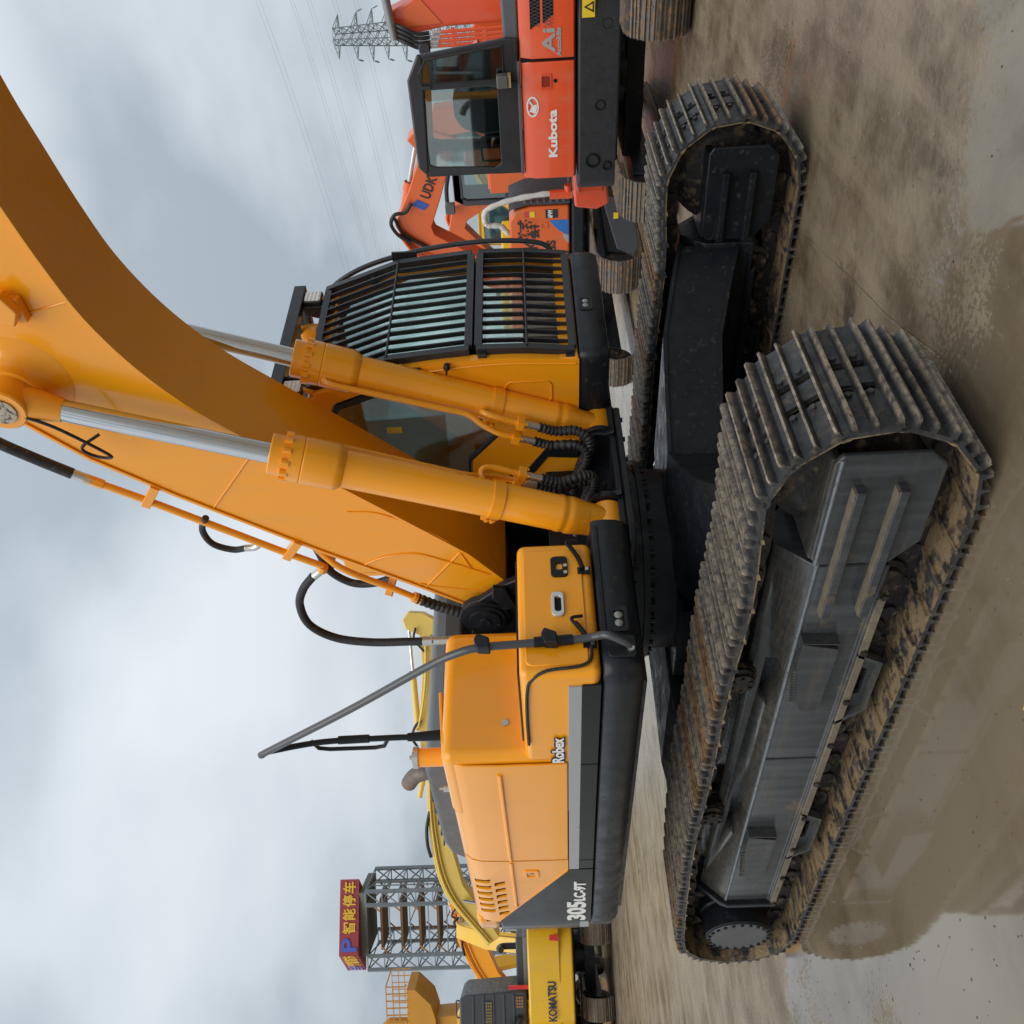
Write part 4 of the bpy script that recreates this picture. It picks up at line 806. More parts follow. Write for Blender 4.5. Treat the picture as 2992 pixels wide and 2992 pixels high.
# ---- front guard grille
GP = [(1.352, 1.325), (1.385, 1.60), (1.392, 1.885), (1.392, 1.915), (1.345, 2.395), (1.172, 2.885)]
def gx(z):
    for (a, b), (c, d) in zip(GP, GP[1:]):
        if b <= z <= d: return a+(c-a)*(z-b)/(d-b)
    return GP[0][0] if z < GP[0][1] else GP[-1][0]
GY0, GY1 = .50, 1.47
grd = MB()
for y in (GY0, GY1):
    for (z0, z1) in ((1.335, 1.60), (1.60, 1.878), (1.922, 2.395), (2.395, 2.88)): grd.bar((gx(z0)-.005, y, z0), (gx(z1)-.005, y, z1+.006), .045, .045, up=(0, 1, 0))
for z in (1.345, 1.872, 1.928, 2.87): grd.bar((gx(z)-.005, GY0+.0225, z), (gx(z)-.005, GY1-.0225, z), .045, .045, up=(1, 0, 0))
grille = grd.build('front_guard', GUARD, bevel=.003, **UP)
for i in range(11):
    y = GY0+.08+(GY1-GY0-.16)*i/10; q = MB()
    for (z0, z1) in ((1.362, 1.60), (1.60, 1.853), (1.945, 2.395), (2.395, 2.85)): q.bar((gx(z0)-.005, y, z0), (gx(z1)-.005, y, z1+.002), .010, .028, up=(1, 0, 0))
    q.build('guard_bar', GUARD, grille)
for z_ in (2.395, 1.60): MB().cyl((gx(z_)+.018, GY0, z_), (gx(z_)+.018, GY1, z_), .007, n=8).build('cross_rod', GUARD, grille)
for (y, z) in ((GY0-.02, 1.36), (GY0-.02, 1.85), (GY1-.2, 2.84), (GY1-.05, 2.55)):
    q = MB(); q.bar((gx(z)-.04, y, z), (gx(z)-.005, y, z), .06, .05); q.build('guard_bracket', GUARD, grille, bevel=.004)
q = MB(); q.tube([(1.10, 1.47, 2.86), (1.17, 1.52, 2.85), (1.29, 1.545, 2.62), (1.385, 1.55, 2.25), (1.425, 1.55, 1.85), (1.41, 1.545, 1.55), (1.37, 1.53, 1.44), (1.31, 1.48, 1.41)], .0165, 12); bow = q.build('grab_rail', GUARD, **UP)
q = MB(); q.box(1.32, 1.39, 1.525, 1.54, 2.28, 2.44); q.build('rail_bracket', GUARD, bow)
# ---- roof guard and work lamps
q = MB(); q.bar((1.19, .42, 3.055), (1.19, 1.47, 3.055), .06, .075); q.bar((1.17, .46, 3.05), (-.4, .46, 3.06), .05, .06); q.bar((1.17, 1.43, 3.05), (-.4, 1.43, 3.06), .05, .06); q.bar((-.4, .43, 3.06), (-.4, 1.46, 3.06), .05, .06)
q.prism([(1.18, 3.02), (1.18, 2.90), (1.08, 2.90), (1.12, 3.02)], 'y', 1.28, 1.30); q.prism([(1.18, 3.02), (1.18, 2.90), (1.08, 2.90), (1.12, 3.02)], 'y', .58, .60); rg = q.build('roof_guard', GUARD, bevel=.004, **UP)
for i in range(9):
    y = .54+i*.104; q = MB(); q.bar((1.16, y, 3.05), (-.38, y, 3.055), .012, .04); q.build('roof_bar', GUARD, rg)
for y in (1.36, .47):
    q = MB(); q.prism(rrect(y-.06, y+.06, 2.90, 3.02, .018), 'x', 1.165, 1.205); lp = q.build('work_lamp', mat('lamp_body', (.03, .03, .032), .4), bevel=.006, **UP)
    q = MB(); q.prism(rrect(y-.05, y+.05, 2.91, 3.01, .012), 'x', 1.2055, 1.210); q.build('lamp_lens', LENS, lp)
    q = MB(); 
    for a in range(4):
        for b_ in range(4): q.lathe((1.2102, y-.036+a*.024, 2.924+b_*.024), (1, 0, 0), [(0, .0095), (.003, .007), (.004, .002)], 8)
    q.build('lamp_diodes', mat('lamp_diode', (.9, .88, .8), .15, var=.2, scale=90), lp)
    q = MB(); q.bar((1.185, y, 2.905), (1.16, y, 2.84), .03, .02); q.build('lamp_bracket', ORANGE2, lp)
q = MB(); q.lathe((1.04, 1.20, 2.94), (0, 0, 1), [(0, .06), (.05, .06), (.10, .05), (.11, .02)], 20); q.build('beacon_base', ORANGE2, **UP)
q = MB(); q.lathe((1.35, WR-.002, 2.05), (0, -1, 0), [(0, .012), (.01, .018), (.035, .02), (.05, .008), (.09, .006), (.092, .002)], 12); q.build('side_knob', BLACK, **UP)
q = MB(); q.box(1.315, 1.335, WR-.02, WR, 2.20, 2.26); q.build('side_catch', BLACK, **UP)
# ---------------------------------------------------------------- other machines in the yard
KORANGE = mat('red_orange_paint', (.72, .085, .022), .32, var=.05, scale=2, coat=.5, rvar=.06, streak=.35, dust=(.45, .30, .18))
HORANGE = mat('faded_orange_paint', (.70, .125, .022), .4, var=.08, scale=2, coat=.3, dirt=(.5, .14, .05), dirt_amt=.1)
YELLOW = mat('yellow_paint', (.76, .44, .012), .36, var=.06, scale=2, coat=.35, streak=.35, dust=(.45, .30, .18))
PALEY = mat('pale_yellow_paint', (.72, .50, .10), .42, var=.08, scale=2, coat=.2)
NAVY = mat('navy_stripe', (.03, .03, .075), .4, var=.1)
CABBLK = mat('cab_charcoal', (.022, .022, .025), .42, var=.15, coat=.1)
GREYCAB = mat('cab_slate', (.045, .050, .058), .45, var=.15, scale=5)
TRK = mat('yard_track_steel', (.16, .14, .12), .42, metal=.5, var=.4, scale=12, dirt=(.25, .15, .07), dirt_amt=.36, dirt_scale=18)
SKIRT = mat('cast_weight', (.022, .023, .026), .5, var=.25, scale=7, bump=.2)
LABY = mat('warning_yellow', (.80, .56, .02), .45, var=.04)
def rebase(E, base):
    E.location = base
    for c in E.children: c.location = c.location-Vector(base)
BGSHOE = {}
def bg_track(parent, xi, xs, r, yc, width, along='x', n=None, base=(0, 0), mat_=None, frame=BLACK):
    """short track: loop of shoes plus idler, sprocket and frame; along x or y of the parent's frame"""
    P = loop_path(xi, r, r+.022, xs, r, r+.022, [(xi*.5+xs*.5, 2*r+.03)])
    S, pit = resample(P, n or int(2*(xi-xs+math.pi*r)/.15)); key = (round(pit, 2), round(width, 2))
    if key not in BGSHOE:
        m = MB(); p = pit/2; hw = width/2
        m.prism([(-p, -.014), (-p, 0), (-p*.72, 0), (-p*.66, .020), (-p*.5, .020), (-p*.42, 0), (p*.0-.008, 0), (-.005, .016), (.005, .016), (.008, 0), (p*.5, 0), (p*.58, .020), (p*.74, .020), (p*.8, 0), (p, 0), (p, -.014)], 'y', -hw, hw)
        for bx in (-p*.2, p*.28):
            for by in (-hw*.3, hw*.3): m.cyl((bx, by, 0), (bx, by, .008), .010, n=6)
        me = m.mesh('shoe', 40); me.materials.append(mat_ or TRK); BGSHOE[key] = me
    T = empty('track', (0, 0, 0), parent=parent)
    if along == 'y': T.rotation_euler = (0, 0, R(90)); T.location = (base[0], base[1], 0); yy = 0
    else: yy = yc
    for (x, z), a in S: o = link('shoe', BGSHOE[key], None, T); pose(o, x, yy, z, a)
    q = MB(); q.prism([(xs+r*.4, r*.75), (xi-r*.4, r*.75), (xi-r*.6, r*1.5), (xs+r*.6, r*1.5)], 'y', yy-width*.3, yy+width*.3); q.build('track_frame', frame, T, bevel=.01)
    for xx, nm in ((xi, 'idler'), (xs, 'sprocket')): q = MB(); q.lathe((xx, yy-width*.22, r+.022), (0, 1, 0), [(0, .03), (0, r*.6), (width*.1, r*.82), (width*.34, r*.82), (width*.44, r*.6), (width*.44, .03)], 20); q.build(nm, CHAIN, T)
    return T
def limb(pts, thick, y0, y1):                       # tapered box limb along a polyline, thick: per-point thickness
    up_, lo_ = [], []
    for i, p in enumerate(pts):
        a = pts[max(i-1, 0)]; b = pts[min(i+1, len(pts)-1)]; d = Vector((b[0]-a[0], b[1]-a[1])).normalized(); t = thick[i]/2
        up_.append((p[0]-d.y*t, p[1]+d.x*t)); lo_.append((p[0]+d.y*t, p[1]-d.x*t))
    return MB().prism(lo_+up_[::-1], 'y', y0, y1)
def ram(parent, a, b, r, paint, split=.55, rot=None):
    a, b = Vector(a), Vector(b); m_ = a.lerp(b, split)
    q = MB(); q.cyl(a, m_, r, n=16); q.cyl(m_-(m_-a).normalized()*.12, m_, r*1.2, n=16); c = q.build('cylinder', paint, parent, rot=rot)
    q = MB(); q.cyl(m_, b, r*.55, n=12); q.build('rod', CHROME, c); return c
def bg_excavator(name, label, loc, rz, paint, up=0., s=1., boom=None, arm=None, group=None, cab=None, gauge=2.2, tracks=True, bthick=(.35, .55, .5, .35), lettering=None, bucket=True, hood=GREYPL, bw=.22):
    E = empty(name, (loc[0], loc[1], 0), rz); tag(E, label, 'excavator', group)
    if tracks:
        for sy in (-1, 1): bg_track(E, 1.75, -1.75, .42, sy*gauge/2, .6, n=44)
        q = MB(); q.box(-.7, .7, -gauge/2, gauge/2, .45, .75); q.cyl((0, 0, .7), (0, 0, 1.08), .6, n=36); q.build('car_body', BLACK, E)
    kw = dict(parent=E, rot=up)
    q = MB(); q.box(-2.0, 1.3, -1.3, 1.3, 1.06, 1.22); q.build('platform', BLACK, bevel=.03, **kw)
    pl = [(-1.7, -1.35), (-2.3, -1.33), (-2.55, -1.22), (-2.68, -1.0), (-2.74, -.5), (-2.75, 0), (-2.74, .5), (-2.68, 1.0), (-2.55, 1.22), (-2.3, 1.33), (-1.7, 1.35)]
    q = MB(); q.prism(pl, 'z', 1.12, 2.35); cw = q.build('counterweight', paint, bevel=.06, seg=3, **kw)
    for sy in (-1, 1):
        for xa, xb in ((-1.68, -.72), (-.70, .25)): q = MB(); q.box(xa, xb, sy*1.34-.02, sy*1.34+.02, 1.24, 2.22); q.build('side_door', paint, bevel=.015, **kw)
        q = MB(); q.box(-1.66, .2, sy*1.0-.3, sy*1.0+.3, 1.22, 2.26); q.build('engine_bay', paint, bevel=.03, **kw)
    q = MB(); q.prism([(-1.9, 2.22), (-1.85, 2.5), (-.6, 2.52), (-.5, 2.25)], 'y', -.9, .75); q.build('hood', hood, bevel=.05, **kw)
    if cab is not False:
        cm = cab or CABBLK
        co = [(.30, 1.25), (1.35, 1.25), (1.45, 1.6), (1.15, 2.85), (.95, 2.95), (-.25, 2.95), (-.35, 1.25)]; ci = [(.35, 1.75), (1.2, 1.75), (1.33, 1.9), (1.08, 2.72), (.95, 2.8), (-.15, 2.8), (-.22, 1.75)]
        q = MB(); q.ring(co, ci, 'y', .38, .44); q.ring(co, ci, 'y', 1.28, 1.34); q.prism([(1.15, 2.85), (.95, 2.97), (-.25, 2.97), (-.35, 2.88)], 'y', .38, 1.34); q.box(-.36, -.30, .38, 1.34, 1.25, 1.9); q.box(-.1, .5, .62, 1.05, 1.25, 2.2); c = q.build('cab', cm, bevel=.012, **kw)
        for y in (.41, 1.31): q = MB(); q.prism(ci, 'y', y-.003, y+.003); q.build('window_pane', GLASSD, c)
        q = MB(); q.bar((1.33, .86, 1.75), (1.13, .86, 2.8), .84, .008, up=(1, 0, .2)); q.build('windscreen', GLASSD, c)
    if boom:
        b = limb(boom, [bthick[min(i, 3)] for i in range(len(boom))], -bw, bw).build('boom', paint, bevel=.02, **kw)
        for sy in (-1, 1): ram(E, (boom[0][0]+.6, sy*.33, 1.25), (boom[1][0]*.75+boom[0][0]*.25+.1, sy*.33, boom[1][1]*.75+boom[0][1]*.25), .075, paint, rot=up)
        q = MB(); q.tube([(p[0], -bw-.04, p[1]+bthick[min(i, 3)]*.42) for i, p in enumerate(boom)], .03, 8); q.tube([(p[0], -bw-.08, p[1]+bthick[min(i, 3)]*.30) for i, p in enumerate(boom)], .03, 8); q.build('boom_pipe', paint, b)
        for kk in range(3):
            f_ = .12+.13*kk; q = MB(); q.tube([(p[0], -bw-.05, p[1]+bthick[min(i, 3)]*(.5-f_)) for i, p in enumerate(boom)], .022, 6); q.build('boom_pipe', paint, b)
        mid_ = boom[len(boom)//2]; q = MB(); q.tube([(mid_[0]-.7, -bw-.06, mid_[1]+.2), (mid_[0]-.35, -bw-.1, mid_[1]+.27), (mid_[0]+.1, -bw-.1, mid_[1]+.27), (mid_[0]+.5, -bw-.06, mid_[1]+.18)], .045, 8); q.build('hose', RUBBER, b)
        j = boom[-1]
        q = MB(); q.tube([(j[0]*.8+boom[-2][0]*.2, -.3, j[1]+.3), (j[0]*.95+boom[-2][0]*.05, -.34, j[1]+.5), (j[0]+.2, -.3, j[1]+.35)], .04, 8); q.build('hose', RUBBER, b)
        if arm:
            a_ = limb(arm, [.30, .55, .42, .25][:len(arm)] if len(arm) > 2 else [.5, .28], -bw*.8, bw*.8).build('arm', paint, bevel=.02, **kw)
            m0 = boom[-2]; mm = (m0[0]*.6+j[0]*.4, 0, m0[1]*.6+j[1]*.4+.45); ram(E, mm, (arm[0][0], 0, arm[0][1]+.1), .07, paint, rot=up)
            if bucket:
                t = arm[-1]; q = MB(); q.prism([(t[0]-.1, t[1]+.1), (t[0]+.3, t[1]), (t[0]+.5, t[1]-.5), (t[0]+.2, t[1]-.95), (t[0]-.5, t[1]-.95), (t[0]-.1, t[1]-.6)], 'y', -.5, .5); q.build('bucket', BLACK, bevel=.02, **kw)
    if lettering: lettering(E, cw, up)
    return E

# ---- red-orange compact excavator, side on, right of the main machine (faces -x)
K = empty('compact_excavator'); tag(K, 'red orange compact excavator with charcoal cab, seen side on at the right', 'excavator')
B = (.96, 6.35, 0)
for xc in (.10, 1.83): bg_track(K, 1.22, -1.22, .285, 0, .42, 'y', 48, (xc, 6.35))
q = MB(); q.box(.1, 1.83, 6.0, 6.7, .28, .48); q.cyl((.96, 6.35, .45), (.96, 6.35, .62), .38, n=32); q.build('car_body', BLACK, K, bevel=.02)
pl = [(-.02, 5.55), (.06, 5.47), (1.7, 5.45), (2.1, 5.55), (2.35, 5.85), (2.42, 6.35), (2.35, 6.85), (2.1, 7.15), (.2, 7.2), (-.02, 7.1)]
q = MB(); q.prism(pl, 'z', .59, 1.005); sk = q.build('swing_frame_weight', SKIRT, K, bevel=.03, seg=3)
for (x, z, r_) in ((.87, .78, .05), (.31, .85, .07), (.25, .70, .045), (1.62, .72, .05)):
    q = MB(); q.lathe((x, 5.462, z), (0, -1, 0), [(-.02, r_*.9), (.006, r_*1.1), (.012, r_), (.012, r_*.85), (-.01, r_*.75), (-.02, r_*.3)], 20); q.build('lifting_hole', DARKIN, sk)
q = MB(); q.box(1.68, 2.0, 5.440, 5.448, .845, .965); lb = q.build('warning_label', LABY, sk)
q = MB(); q.ring([(1.72, .855), (1.82, .855), (1.77, .95)], [(1.743, .868), (1.797, .868), (1.77, .925)], 'y', 5.4395, 5.437); q.box(1.85, 1.98, 5.4395, 5.437, .86, .95); q.build('label_mark', CABBLK, lb)
def slab(x0, x1, z0, z1, y=5.45, d=.6, ch=.05): return MB().prism([(y+ch, z0), (y, z0+.02), (y, z1-.12), (y+ch, z1), (y+d, z1), (y+d, z0)], 'x', x0, x1)
bd = slab(.15, 1.305, 1.02, 1.56).build('side_cover', KORANGE, K, bevel=.012, seg=3)
bd2 = slab(1.335, 2.15, 1.02, 1.565).build('engine_cover', KORANGE, K, bevel=.012, seg=3)
q = MB(); q.box(1.30, 1.34, 5.48, 6.0, 1.02, 1.55); q.build('cover_gap', DARKIN, K)
q = MB(); q.prism([(1.36, 5.50), (2.05, 5.52), (2.3, 5.9), (2.35, 6.35), (2.3, 6.8), (2.1, 7.1), (1.36, 7.1)], 'z', 1.02, 1.50); q.build('rear_body', KORANGE, K, bevel=.04)
for i, (z0, z1) in enumerate(((1.36, 1.455), (1.235, 1.335))):
    q = MB(); q.prism([(1.60+.05*i, z1), (1.66+.06*i, z0), (2.08, z0), (2.08, z1)], 'y', 5.447, 5.452); gr = q.build('grille', DARKIN, bd2)
    q = MB()
    for k in range(16): xx = 1.62+.03*k; q.bar((xx, 5.444, z0+.005), (xx+.035, 5.444, z1-.005), .003, .003); q.bar((xx+.035, 5.445, z0+.005), (xx, 5.445, z1-.005), .003, .003)
    tag(q.build('grille_mesh', GREYPL, gr), kind='stuff')
q = MB(); q.prism([(1.32, 1.565), (1.36, 1.66), (1.50, 1.715), (2.2, 1.735), (2.35, 1.62), (2.35, 1.565)], 'y', 5.52, 6.6); q.build('engine_lid', GREYPL, K, bevel=.03, seg=3)
text('lettering', 'Kubota', .118, WHITE, bd, (.375, 5.446, 1.218), (1, 0, 0), (0, 0, 1), bold=.0045, width=.48)
q = MB(); q.ring([(.89+.10*math.cos(t), 1.455+.062*math.sin(t)) for t in [2*math.pi*i/28 for i in range(28)]], [(.89+.082*math.cos(t), 1.455+.048*math.sin(t)) for t in [2*math.pi*i/28 for i in range(28)]], 'y', 5.445, 5.452); q.prism([(.825, 1.425), (.845, 1.49), (.90, 1.46), (.93, 1.488), (.95, 1.478), (.905, 1.448), (.91, 1.412), (.88, 1.412)], 'y', 5.446, 5.45); q.build('emblem', WHITE, bd)
text('lettering', 'Ai', .165, mat('letter_silver', (.35, .36, .36), .4), bd2, (1.385, 5.446, 1.225), (1, 0, 0), (0, 0, 1), bold=.004, width=.22)
text('lettering', 'AutoIdle', .062, mat('letter_silver', (.35, .36, .36)), bd2, (1.35, 5.446, 1.165), (1, 0, 0), (0, 0, 1), bold=.0025, width=.26)
q = MB(); q.ring(rrect(1.05, 1.20, 1.26, 1.37, .015), rrect(1.075, 1.175, 1.275, 1.355, .008), 'y', 5.442, 5.455); lt = q.build('cover_latch', KORANGE, bd, bevel=.003); MB().box(1.076, 1.174, 5.4485, 5.4515, 1.276, 1.354).build('latch_pocket', mat('latch_dark_red', (.25, .02, .008), .5), lt)
q = MB(); q.cyl((1.13, 5.45, 1.225), (1.13, 5.443, 1.225), .018, n=16); q.build('lock', DARKIN, lt)
# its cab
co = [(.215, 1.585), (.215, 1.80), (.255, 2.60), (.32, 2.665), (1.18, 2.665), (1.42, 2.55), (1.53, 1.70), (1.52, 1.585)]
ci = [(.32, 1.80), (.285, 1.86), (.315, 2.48), (.34, 2.545), (1.05, 2.555), (1.09, 2.50), (1.10, 1.86), (1.08, 1.80)]
q = MB(); q.ring(co, ci, 'y', 5.47, 5.52); kc = q.build('cab_door_wall', CABBLK, K, bevel=.012, seg=3)
q = MB(); q.prism(ci, 'y', 5.49, 5.495); q.build('window_pane', glass('smoked_glass', (.74, .84, .82), .12), kc)
q = MB(); q.box(.27, 1.12, 6.12, 6.16, 1.60, 1.98); q.build('cab_lining', DARKIN, K)
co2 = [(a, b) for a, b in co]
cof = [(.215+(a-.215)*.78, b) for a, b in co]
q = MB(); q.ring(cof, [(.215+(a-.215)*.76+.02, b) for a, b in [(.32, 1.72), (.285, 1.86), (.315, 2.48), (.34, 2.555), (1.15, 2.565), (1.34, 2.50), (1.43, 1.76), (1.40, 1.72)]], 'y', 6.20, 6.25); kc2 = q.build('cab_side_wall', CABBLK, K, bevel=.01)
q = MB(); q.prism([(1.17, 1.74), (1.17, 2.53), (1.25, 2.54), (1.37, 2.47), (1.455, 1.74)], 'y', 5.466, 5.4715); q.build('quarter_window', glass('teal_glass', (.35, .55, .52), .16), kc)
q = MB(); q.tube([(1.16, 5.464, 1.73), (1.16, 5.464, 2.545), (1.26, 5.464, 2.555), (1.385, 5.464, 2.48), (1.47, 5.464, 1.73), (1.16, 5.464, 1.73)], .008, 6, smooth=False); q.build('quarter_seal', RUBBER, kc)
rp_ = [(.24, 2.60), (.32, 2.675), (1.20, 2.68), (1.45, 2.55), (1.40, 2.50), (.28, 2.56)]; n_ = len(rp_)
q = MB(); q.add([(a, 5.46, b) for a, b in rp_]+[(.24+(a-.24)*.76, 6.25, b) for a, b in rp_], [tuple(range(n_)), tuple(range(2*n_-1, n_-1, -1))]+[(i, (i+1) % n_, n_+(i+1) % n_, n_+i) for i in range(n_)]); q.build('cab_roof', CABBLK, K, bevel=.03, seg=3)
q = MB(); q.box(.20, 1.32, 5.468, 6.4, 1.565, 1.60); q.build('cab_base', GREYPL, K, bevel=.01)
q = MB(); q.ring([(5.5, 1.6), (6.22, 1.6), (6.22, 2.6), (5.5, 2.6)], [(5.55, 1.68), (6.17, 1.68), (6.17, 2.52), (5.55, 2.52)], 'x', .21, .26); fr_ = q.build('cab_front', CABBLK, K)
q = MB(); q.box(.232, .238, 5.55, 6.17, 1.68, 2.52); q.build('windscreen', GLASS, fr_)
q = MB(); q.prism([(.55, 1.62), (.72, 1.66), (.98, 1.64), (1.08, 2.05), (1.02, 2.22), (.90, 2.27), (.70, 2.27), (.58, 2.18), (.52, 1.95)], 'y', 5.72, 6.18); q.build('seat', mat('seat_vinyl', (.02, .028, .032), .5), K, bevel=.06, seg=3)
q = MB(); q.tube([(.30, 5.62, 1.62), (.30, 5.62, 1.95), (.33, 5.62, 2.0), (.52, 5.62, 2.0), (.55, 5.62, 1.95), (.55, 5.62, 1.8)], .012, 8); q.build('grab_bar', CABBLK, K)
q = MB(); q.prism(rrect(1.115, 1.235, 1.685, 1.80, .02), 'y', 5.33, 5.44); hl = q.build('side_lamp', mat('lamp_shell', (.10, .10, .095), .5), K, bevel=.015)
q = MB(); q.box(1.12, 1.23, 5.345, 5.445, 1.66, 1.692); q.build('lamp_face', mat('amber_lens', (.42, .33, .12), .3), hl)
for z in (2.50, 1.66): q = MB(); q.box(1.11, 1.14, 5.45, 5.475, z-.05, z+.04); q.build('door_hinge', CABBLK, kc, bevel=.004)
q = MB(); q.box(.30, .95, 5.462, 5.475, 2.585, 2.625); q.build('gutter_pocket', DARKIN, kc)
# swing bracket, boom and arm of the compact excavator
q = MB(); q.prism([(-.02, .66), (-.45, .60), (-.52, .75), (-.48, 1.0), (-.02, 1.02)], 'y', 6.05, 6.65); q.box(-.16, .10, 5.70, 6.8, .70, 1.0); q.build('swing_bracket', KORANGE, K, bevel=.03)
q = MB(); q.cyl((-.10, 5.60, 1.05), (-.10, 5.60, 1.30), .05, n=14); q.cyl((.0, 5.6, 1.10), (-.14, 5.6, 1.10), .04, n=12); q.build('swing_pin', KORANGE, K)
limb([(-.30, .95), (-.05, 1.55), (.30, 2.05), (.65, 2.15), (.95, 2.05)], [.18, .24, .28, .26, .2], 6.72, 6.95).build('boom', KORANGE, K, bevel=.015)
limb([(1.0, 2.1), (.8, 1.95), (.3, 1.72)], [.18, .24, .16], 6.98, 7.16).build('arm', KORANGE, K, bevel=.015)
rebase(K, B)

# ---- faded orange excavator with long boom, between the main cab and the compact one (faces +x)
H = empty('rental_excavator'); tag(H, 'orange excavator with stickers and wrapped handrail, partly hidden behind the main cab', 'excavator')
HB = (-2.6, 8.9, 0)
for xc in (-1.95, -3.5): bg_track(H, 1.35, -1.35, .31, 0, .48, 'y', 50, (xc, 8.65))
q = MB(); q.box(-3.4, -1.9, 8.3, 9.1, .3, .55); q.cyl((-2.7, 8.8, .5), (-2.7, 8.8, .72), .5, n=32); q.build('car_body', BLACK, H)
q = MB(); q.prism([(-.75, .26), (-.66, .60), (-.60, .66), (-1.40, .42), (-1.50, .20), (-1.35, .14)], 'y', 6.75, 6.95); bl = q.build('dozer_arm', GREYCAB, H, bevel=.015)
q = MB(); q.box(-.98, -.90, 6.744, 6.749, .42, .48); q.build('arm_label', LABY, bl)
q = MB(); q.prism([(-1.36, 8.02), (-1.36, 9.9), (-3.6, 9.9), (-3.9, 9.4), (-3.9, 8.5), (-3.6, 8.02)], 'z', .74, .93); q.build('platform', BLACK, H, bevel=.04)
hb = MB().prism([(-1.40, .95), (-1.40, 1.50), (-1.46, 1.72), (-1.60, 1.80), (-3.4, 1.86), (-3.4, .95)], 'y', 8.05, 8.9).build('side_body', HORANGE, H, bevel=.04, seg=3)
q = MB(); q.prism([(-1.375, .95), (-1.375, 1.55), (-1.43, 1.76), (-1.47, 1.80), (-1.44, 1.80), (-1.345, 1.56), (-1.345, .95)], 'y', 8.07, 8.88); gp = q.build('front_grip_panel', GREYCAB, H)
for k in range(7): z = 1.02+.09*k; q = MB(); q.box(-1.345, -1.337, 8.08, 8.18, z, z+.03); q.build('grip_strip', ZINC, gp)
YF = 8.044
text('lettering', '株式', .155, CABBLK, hb, (-1.87, YF, 1.55), (1, 0, 0), (0, 0, 1), bold=.006, width=.30)
text('lettering', '会社', .155, CABBLK, hb, (-1.87, YF, 1.40), (1, 0, 0), (0, 0, 1), bold=.006, width=.30)
text('lettering', 'UDK', .26, CABBLK, hb, (-2.33, YF, 1.42), (1, 0, 0), (0, 0, 1), bold=.004, width=.44)
q = MB(); q.prism([(-2.50, 1.42), (-2.41, 1.60), (-2.34, 1.56), (-2.42, 1.38)], 'y', YF-.002, YF+.004); q.build('logo_lozenge', mat('logo_blue', (.03, .10, .42), .4), hb)
text('lettering', 'ZAXIS', .17, CABBLK, hb, (-2.42, YF, 1.165), (1, 0, 0), (0, 0, 1), bold=.006, width=.52)
text('lettering', '70', .19, CABBLK, hb, (-2.30, YF, .965), (1, 0, 0), (0, 0, 1), bold=.004, width=.23)
q = MB(); q.prism([(-1.60, 1.24), (-1.60, .97), (-1.83, .97), (-1.76, 1.10), (-1.68, 1.18)], 'y', YF-.001, YF+.005); q.build('blue_decal', mat('decal_blue', (.02, .16, .50), .35, var=.4, scale=6), hb)
q = MB(); q.prism([(-1.83, .97), (-1.96, .97), (-1.86, 1.05), (-1.80, 1.05)], 'y', YF-.001, YF+.005); q.build('grey_decal', SILVER, hb)
q = MB(); q.box(-1.565, -1.44, YF-.002, YF+.004, 1.12, 1.29); st = q.build('maker_sticker', CABBLK, hb)
text('lettering', '6FVM', .085, WHITE, st, (-1.558, YF-.004, 1.195), (1, 0, 0), (0, 0, 1), bold=.003, width=.11)
q = MB(); q.box(-1.54, -1.46, YF-.002, YF+.004, 1.515, 1.585); q.build('red_sticker', mat('sticker_red', (.5, .06, .07), .5), hb)
q = MB(); q.box(-1.54, -1.46, YF-.002, YF+.004, 1.44, 1.512); q.build('yellow_sticker', LABY, hb)
q = MB(); q.ring(rrect(-1.72, -1.62, 1.26, 1.36, .012), rrect(-1.70, -1.64, 1.28, 1.34, .008), 'y', YF-.004, YF+.006); q.build('cover_latch', HORANGE, hb)
q = MB(); q.tube([(-1.30, 8.15, .95), (-1.26, 8.12, 1.05), (-1.24, 8.1, 1.30), (-1.30, 8.1, 1.75), (-1.40, 8.1, 2.06), (-1.50, 8.1, 2.14), (-1.62, 8.1, 2.13), (-1.66, 8.1, 2.08), (-1.68, 8.1, 1.92), (-1.80, 8.1, 1.82)], .038, 10, rf=lambda i: 1+.12*math.sin(i*1.7)); q.build('wrapped_handrail', mat('foam_wrap', (.55, .54, .51), .7, var=.2, scale=30, bump=.5), H)
hbm = limb([(-2.95, 1.5), (-2.62, 2.35), (-2.20, 3.08), (-1.86, 3.22), (-1.40, 3.00), (-.55, 2.66)], [.30, .42, .50, .54, .46, .40], 8.6, 8.95).build('boom', HORANGE, H, bevel=.015)
text('lettering', 'UDK', .20, CABBLK, hbm, (-1.46, 8.592, 2.94), (.90, 0, -.43), (.43, 0, .90), bold=.004, width=.34)
q = MB(); q.prism([(-1.62, 3.03), (-1.53, 3.20), (-1.45, 3.11), (-1.54, 2.95)], 'y', 8.59, 8.596); q.build('logo_lozenge', mat('logo_blue', (.03, .1, .42)), hbm)
for k in range(4): q = MB(); q.tube([(-3.0+.05*k, 8.5+.05*k, 1.8), (-2.72+.05*k, 8.5+.05*k, 2.4), (-2.30+.03*k, 8.5+.05*k, 3.16), (-1.95, 8.52+.05*k, 3.43)], .022, 8); q.build('boom_pipe', HORANGE, hbm)
q = MB(); q.tube([(-2.05, 8.5, 3.28), (-1.92, 8.48, 3.44), (-1.75, 8.48, 3.52), (-1.62, 8.5, 3.45), (-1.6, 8.52, 3.30), (-1.48, 8.55, 3.2)], .028, 8); q.tube([(-2.2, 8.56, 3.02), (-1.95, 8.55, 3.36), (-1.7, 8.56, 3.47)], .028, 8); q.build('hose', RUBBER, hbm)
ram(H, (-1.95, 8.77, 3.42), (-.7, 8.77, 3.05), .06, HORANGE)
